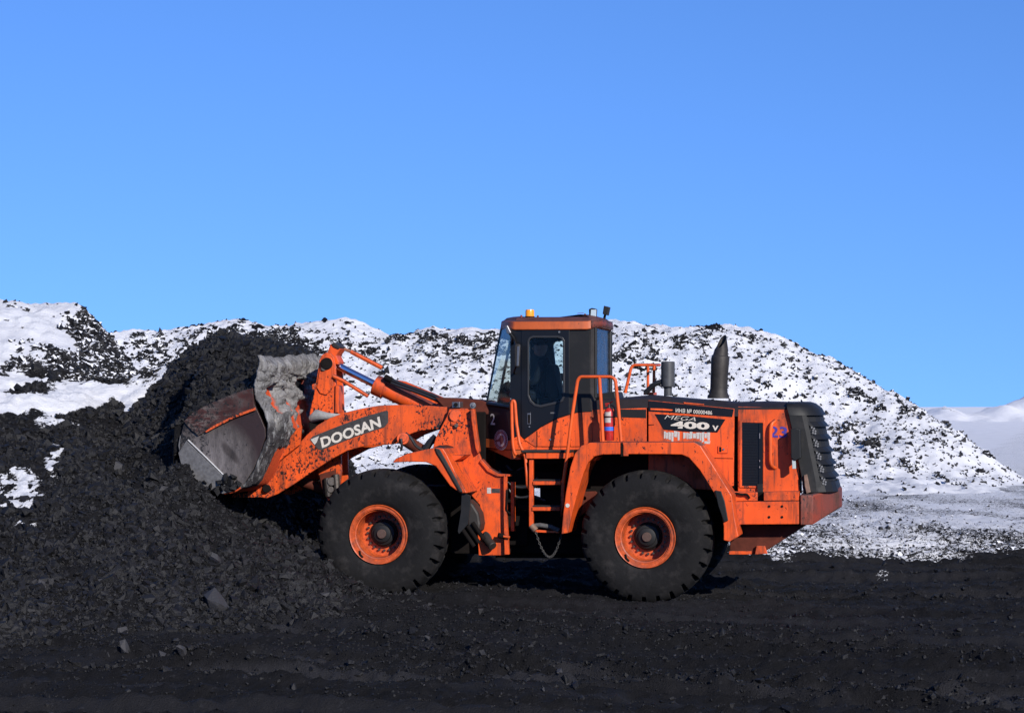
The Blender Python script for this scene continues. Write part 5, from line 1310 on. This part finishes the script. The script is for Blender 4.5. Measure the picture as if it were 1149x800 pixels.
bc = MB(); bc.lathe([(.0, rb), (.07, rb * .98), (.092, rb * .9), (.095, 0)], (c_.x, c_.y, c_.z + .005), 'z', 24); bc.build('amber_beacon', AMBER, cab, 0, 40)
wl = MB(); wl.prism([(660.5, 347), (664, 345.5), (668.5, 346.5), (668, 356), (661, 356)], .95, 1.10); wl.build('work_lamp', BLACK_MATT, cab, .008)
wl = MB(); wl.prism([(663, 347.5), (669, 347.5), (668.7, 355.3), (662.5, 355.3)], .925, .9495); wl.build('lamp_lens', LENS, cab, .004)
wl = MB(); wl.prism([(677.5, 343), (683.5, 344.5), (681.5, 354), (676, 352.5)], 1.6, 1.75); wl.tube([L(679, 353, 1.68), L(678, 358, 1.68)], .02, 8); wl.build('work_lamp', BLACK_MATT, cab, .008)
an = MB()
for (x, y, w_) in ((585, 353.5, .9), (603.5, 354, .9), (656.5, 352, 1.0)): an.tube([L(x, y + 4, w_), L(x, y, w_)], .014, 8)
an.tube([L(656, 354.5, 1.0), L(649, 354.5, 1.0), L(648, 351.5, 1.0), L(655, 351, 1.0)], .004, 6); an.build('roof_bolts', DUSTY_RED, cab, 0, 40)
# front lamp under the roof corner and mirror
fl2 = MB(); fl2.prism([(566.5, 365), (569.5, 365), (573.5, 373.5), (571, 375), (568.5, 374)], .55, .65); fl2.build('corner_lamp', GREY_METAL, cab, .008)
fl2 = MB(); fl2.tube([L(572, 374, .60), L(576, 379, .62), L(578, 384, .66)], .018, 8); fl2.tube([L(576, 379, .62), L(574, 386, .69)], .012, 8); fl2.build('lamp_arm', BLACK_MATT, cab, 0, 40)
mr = MB(); mr.prism([(577.2, 388), (579, 386), (582.5, 386), (583.7, 388), (582.3, 411), (580.5, 412.5), (577.5, 411)], .40, .47); mr.build('mirror', SOOT, cab, .012)
mr = MB(); mr.prism([(580.3, 388.5), (583, 388.5), (581.8, 410.5), (579.6, 410.5)], .392, .3995); mr.build('mirror_edge', GREY_METAL, cab, .002)
mr = MB(); mr.tube([L(579, 388, .44), L(578, 384, .52), L(577, 382, .69)], .014, 8, .03); mr.tube([L(579, 411, .44), L(577, 417, .52), L(577, 419, .69)], .014, 8, .03); mr.build('mirror_bracket', BLACK_MATT, cab, 0, 40)
# seat, wheel, dash
se = MB(); a = L(612, 436, 1.2); se.prism([(613, 412), (615, 408), (619, 408), (621, 412), (628, 446), (618, 450), (612, 440)], 1.20, 1.70); se.build('seat_back', SEAT, cab, .03, 40)
se = MB(); se.prism([(602, 447), (630, 445), (631, 455), (602, 456)], 1.2, 1.7); se.build('seat_cushion', SEAT, cab, .03)
sw = MB(); c_ = L(583, 441, 1.45); ax = Vector((-.5, 0, .86)); e1 = Vector((0, 1, 0)); e2 = ax.cross(e1)
sw.tube([c_ + e1 * (.20 * math.cos(t)) + e2 * (.20 * math.sin(t)) for t in np.linspace(0, 2 * math.pi, 28, endpoint=False)], .016, 8, closed=True); sw.tube([c_, c_ - ax * .45], .03, 8); sw.tube([c_ - e1 * .2, c_ + e1 * .2], .014, 6); sw.build('steering_wheel', BLACK_MATT, cab, 0, 40)
ds = MB(); ds.prism([(562, 432), (568, 428), (574, 430), (578, 452), (578, 460), (556, 460), (558, 446)], 1.15, 1.75); ds.build('dashboard', BLACK_MATT, cab, .02, 40)

# ---- rails, ladder, chain
hr = MB(); hr.tube([L(574.5, 478, .52), L(574, 452, .52), L(576, 448.5, .52), L(577.8, 452, .52), L(579.5, 475, .52), L(583, 498, .50), L(589.5, 512, .46), L(591, 530, .42), L(592, 546, .42), L(597, 551, .44)], .022, 10, .04)
hr.tube([L(574.5, 478, .52), L(575.5, 500, .52), L(577.5, 509, .52), L(582, 512, .56), L(586, 511, .66)], .022, 10, .05); hr.build('door_handrail', ORANGE_CLEAN, LD, 0, 45)
lr = MB(); lr.tube([L(632, 542, .28), L(636.5, 510, .28), L(642, 466, .28), L(648, 427, .28), L(651, 422.5, .28), L(686, 422.5, .28), L(690.5, 426, .28), L(694, 460, .28), L(697, 495, .28)], .0235, 12, .07)
lr.tube([L(672.5, 423, .28), L(674.5, 455, .28), L(676.5, 495, .28)], .0235, 12); lr.build('ladder_handrail', ORANGE_CLEAN, LD, 0, 45)
ld = MB(); ld.prism([(593.5, 516), (598, 516), (598, 592), (593.5, 592)], .36, .44); ld.build('ladder_post', ORANGE, LD, .006)
ld = MB(); ld.prism([(629.5, 540), (633.5, 530), (632.5, 566), (629, 580)], .36, .42); ld.build('ladder_post', ORANGE, LD, .005)
for (x0, x1, y0, y1) in ((598, 629, 538.5, 544), (597, 628, 567.5, 573)):
    s1 = MB(); s1.prism([(x0, y0 + 1.2), (x1, y0 + 1.2), (x1, y1), (x0, y1)], .34, .58); s1.build('step', ORANGE, LD, .006)
    s2 = MB(); s2.prism([(x0, y0 - .5), (x1, y0 - .5), (x1, y0 + .9), (x0, y0 + .9)], .36, .58); s2.build('step_tread', SOOT, LD, .003)
s1 = MB(); s1.tube([L(597, 590, .4), L(606, 589, .38), L(618, 591, .38), L(627, 595, .4)], .032, 10); s1.build('rubber_step', simple('grey_rubber', c4(.10, .095, .09), .7, 0, 30, .6, .3), LD, 0, 50)
s1 = MB(); s1.prism([(600, 594), (627, 596), (627, 598), (600, 597)], .38, .5); s1.build('bottom_step', ORANGE, LD, .004)
s1 = MB(); s1.cyl(L(596, 589, .36), L(601, 595, .36), .045, 12); s1.build('chain_lug', simple('rusty_lug', c4(.2, .12, .08), .7), LD, .006, 40)
cn = MB(); cps = []
P0, P1, P2 = L(601, 596, .36), L(617, 652, .36), L(630, 599, .36)
for k_ in range(33):
    t = k_ / 32; cps.append(P0.lerp(P1, t).lerp(P1.lerp(P2, t), t))
for k_ in range(32):
    c0 = (cps[k_] + cps[k_ + 1]) / 2; d_ = (cps[k_ + 1] - cps[k_]).normalized(); s_ = Vector((0, 1, 0)) if k_ % 2 else d_.cross(Vector((0, 1, 0)))
    cn.tube([c0 + d_ * (.021 * math.cos(t)) + s_ * (.012 * math.sin(t)) for t in np.linspace(0, 2 * math.pi, 10, endpoint=False)], .0048, 5, closed=True)
cn.build('chain', simple('chain_steel', c4(.075, .07, .065), .6, .3, 40, .5, 0), LD, 0, 50)
part('axle_support', DARK_RED, LD, [(646, 552), (668, 551), (674, 556), (655, 576), (645, 584), (643, 570)], .74, .80, .006, holes=[[(655.5 + 2.2 * math.cos(t), 559 + 2.2 * math.sin(t)) for t in np.linspace(0, 2 * math.pi, 12, endpoint=False)]])
MB().prism([(556, 504), (660, 504), (660, 626), (556, 626)], 1.32, 1.40, holes=[[(598.5, 543), (606, 543), (606, 558), (598.5, 558)]]).build('dark_backing', DARK, LD, 0)  # added dark sheet that keeps the gap under the cab dark
part('battery_box', DARK, LD, [(604, 500), (660, 500), (660, 520), (600, 520)], .72, 1.1, .01)

# ================================================================== fire extinguisher, standing on the fender
FE = empty('fire_extinguisher', None); p_ = L(683.5, 494, .40)
FE.location = ORG + AX_U * p_.x + AX_W * p_.y + Vector((0, 0, p_.z)); FE.rotation_euler = (0, 0, -YAW)
tagp(FE, label='red fire extinguisher with blue band strapped behind the ladder handrail', category='fire extinguisher')
k = 1 / 85.0
b_ = MB(); b_.lathe([(0, 0), (.0, 5.2 * k), (.01, 5.6 * k), (32 * k, 5.6 * k), (34.5 * k, 4.6 * k), (36.5 * k, 2.2 * k), (37 * k, 0)], (0, 0, 0), 'z', 28); b_.build('cylinder', RED, FE, 0, 40)
b_ = MB(); b_.lathe([(11 * k, 5.75 * k), (15.3 * k, 5.75 * k)], (0, 0, 0), 'z', 28); b_.build('blue_band', BLUE_TAPE, FE, 0, 40)
b_ = MB()
for (z0, z1) in ((20, 25.5), (27.5, 32)):
    vs = []; 
    for zz in (z0, z1):
        for t in np.linspace(-2.5, -1.1, 9): vs.append((5.75 * k * math.cos(t), 5.75 * k * math.sin(t), zz * k))
    b_.add(vs, [(i, i + 1, 9 + i + 1, 9 + i) for i in range(8)])
b_.build('paper_label', WHITE_DECAL, FE, 0, 40)
b_ = MB(); b_.lathe([(25.8 * k, 6.0 * k), (27.2 * k, 6.0 * k)], (0, 0, 0), 'z', 28); b_.box((-6.8 * k, 0, 5 * k), (-5.4 * k, .05, 30 * k)); b_.build('strap', BLACK_MATT, FE, 0, 40)
b_ = MB(); b_.cyl((0, 0, 36 * k), (0, 0, 41 * k), 1.5 * k, 12); b_.build('valve', BOLT, FE, 0, 40)
b_ = MB(); b_.tube([(-4.5 * k, 0, 41 * k), (0, 0, 41.5 * k), (4.2 * k, 0, 44.5 * k)], .010, 8); b_.tube([(-4.2 * k, 0, 38.8 * k), (2 * k, 0, 40 * k)], .008, 8); b_.build('lever', RED, FE, 0, 40)
b_ = MB(); b_.tube([(1.5 * k, -.02, 40 * k), (6.5 * k, -.03, 38 * k), (7 * k, -.02, 30 * k), (6.3 * k, -.02, 16 * k)], .007, 8, .05); b_.build('hose', HOSE, FE, 0, 40)

# ================================================================== the driver, seated in the cab
def skin_body(name, verts, edges, radii, mat, parent, sub=2, root=0):
    me = bpy.data.meshes.new(name); me.from_pydata([tuple(v) for v in verts], edges, []); me.update()
    o = bpy.data.objects.new(name, me); COL.objects.link(o); o.parent = parent
    o.modifiers.new('skin', 'SKIN'); me.skin_vertices or None
    for i, r in enumerate(radii):
        sv = me.skin_vertices[0].data[i]; sv.radius = (r, r) if not hasattr(r, '__len__') else r; sv.use_root = (i == root)
    if sub: sm = o.modifiers.new('sub', 'SUBSURF'); sm.levels = sub; sm.render_levels = sub
    me.materials.append(mat); return o
JACKET = simple('dark_work_jacket', c4(.012, .014, .022), .85, 0, 14, .4, .2, .2)
SKIN = simple('skin', c4(.42, .23, .16), .6, 0, 30, .15, .03, .4)
pz = L(612, 444, 1.45)
def B(dx, dw, dz): return Vector((dx, dw, dz))
body_v = [B(0, 0, 0), B(-.01, 0, .16), B(-.0, 0, .32), B(-.03, 0, .46), B(-.05, 0, .54),
          B(-.01, -.19, .43), B(-.10, -.24, .19), B(-.33, -.17, .13),
          B(-.01, .19, .43), B(-.10, .24, .19), B(-.33, .17, .13),
          B(-.05, -.10, -.02), B(-.42, -.13, .03), B(-.52, -.13, -.36), B(-.62, -.13, -.38),
          B(-.05, .10, -.02), B(-.42, .13, .03), B(-.52, .13, -.36), B(-.62, .13, -.38)]
body_e = [(0, 1), (1, 2), (2, 3), (3, 4), (3, 5), (5, 6), (6, 7), (3, 8), (8, 9), (9, 10), (0, 11), (11, 12), (12, 13), (13, 14), (0, 15), (15, 16), (16, 17), (17, 18)]
body_r = [(.15, .12), (.14, .11), (.16, .12), (.11, .10), .06, .075, .055, .038, .075, .055, .038, .095, .07, .05, .045, .095, .07, .05, .045]
DR = empty('person', None, ORG + AX_U * pz.x + AX_W * pz.y + Vector((0, 0, pz.z))); DR.rotation_euler = (0, 0, -YAW)
tagp(DR, label='dark-clothed driver seated in the cab behind the side window', category='person')
skin_body('body', body_v, body_e, body_r, JACKET, DR)
hd = MB(); rings = []
for (z, fx_, bx_, wy) in [(-.12, .035, .05, .05), (-.10, .075, .06, .055), (-.075, .092, .07, .066), (-.045, .096, .082, .072), (-.01, .094, .092, .076), (.03, .096, .10, .078), (.07, .088, .098, .074), (.10, .07, .08, .06), (.12, .035, .04, .032)]:
    rings.append([Vector((-fx_ * math.cos(t) if math.cos(t) > 0 else -bx_ * math.cos(t), wy * math.sin(t), z)) + Vector((-.065, 0, .665)) for t in np.linspace(0, 2 * math.pi, 20, endpoint=False)])
hd.loft(rings); hd.tube([(-.158, 0, .685), (-.180, 0, .655), (-.160, 0, .645)], [.008, .016, .010], 8)
for s_ in (-1, 1): hd.tube([(-.06, s_ * .076, .64), (-.055, s_ * .088, .665), (-.06, s_ * .078, .69)], [.008, .016, .010], 8)
hd.build('head', SKIN, DR, 0, 70)
fc = MB()
for s_ in (-1, 1): fc.tube([(-.153, s_ * .020, .684), (-.150, s_ * .040, .684)], .006, 6)
fc.tube([(-.158, -.02, .618), (-.160, 0, .617), (-.158, .02, .618)], .004, 6); fc.build('face_marks', DARK, DR, 0, 60)
cpp = MB(); rings = []
for (z, k_) in [(.035, 1.05), (.065, 1.07), (.10, 1.0), (.128, .75), (.14, .3)]:
    rings.append([Vector(((-.10 if math.cos(t) > 0 else -.105) * k_ * math.cos(t) - .063, .08 * k_ * math.sin(t), z + .668)) for t in np.linspace(0, 2 * math.pi, 20, endpoint=False)])
cpp.loft(rings); cpp.build('knit_cap', JACKET, DR, 0, 60)
for s_ in (-1, 1):
    w0_ = Vector((-.335, s_ * .17, .132)); hv = [w0_, w0_ + Vector((-.05, -s_ * .005, .012)), w0_ + Vector((-.085, -s_ * .01, .016))]; he = [(0, 1), (1, 2)]; hr_ = [.026, (.034, .018), (.034, .016)]
    for k_ in range(4):
        b0 = w0_ + Vector((-.092, (k_ - 1.5) * .018 - s_ * .01, .016)); i0 = len(hv); ln_ = (.9, 1.05, 1.0, .8)[k_]
        hv += [b0, b0 + Vector((-.030 * ln_, 0, -.004)), b0 + Vector((-.040 * ln_, 0, -.028)), b0 + Vector((-.028, 0, -.045))]; he += [(2, i0), (i0, i0 + 1), (i0 + 1, i0 + 2), (i0 + 2, i0 + 3)]; hr_ += [.010, .0095, .009, .008]
    i0 = len(hv); hv += [w0_ + Vector((-.045, -s_ * .038, .005)), w0_ + Vector((-.075, -s_ * .050, -.012)), w0_ + Vector((-.095, -s_ * .040, -.030))]; he += [(1, i0), (i0, i0 + 1), (i0 + 1, i0 + 2)]; hr_ += [.012, .011, .009]
    skin_body('hand', hv, he, hr_, JACKET, DR, 1)
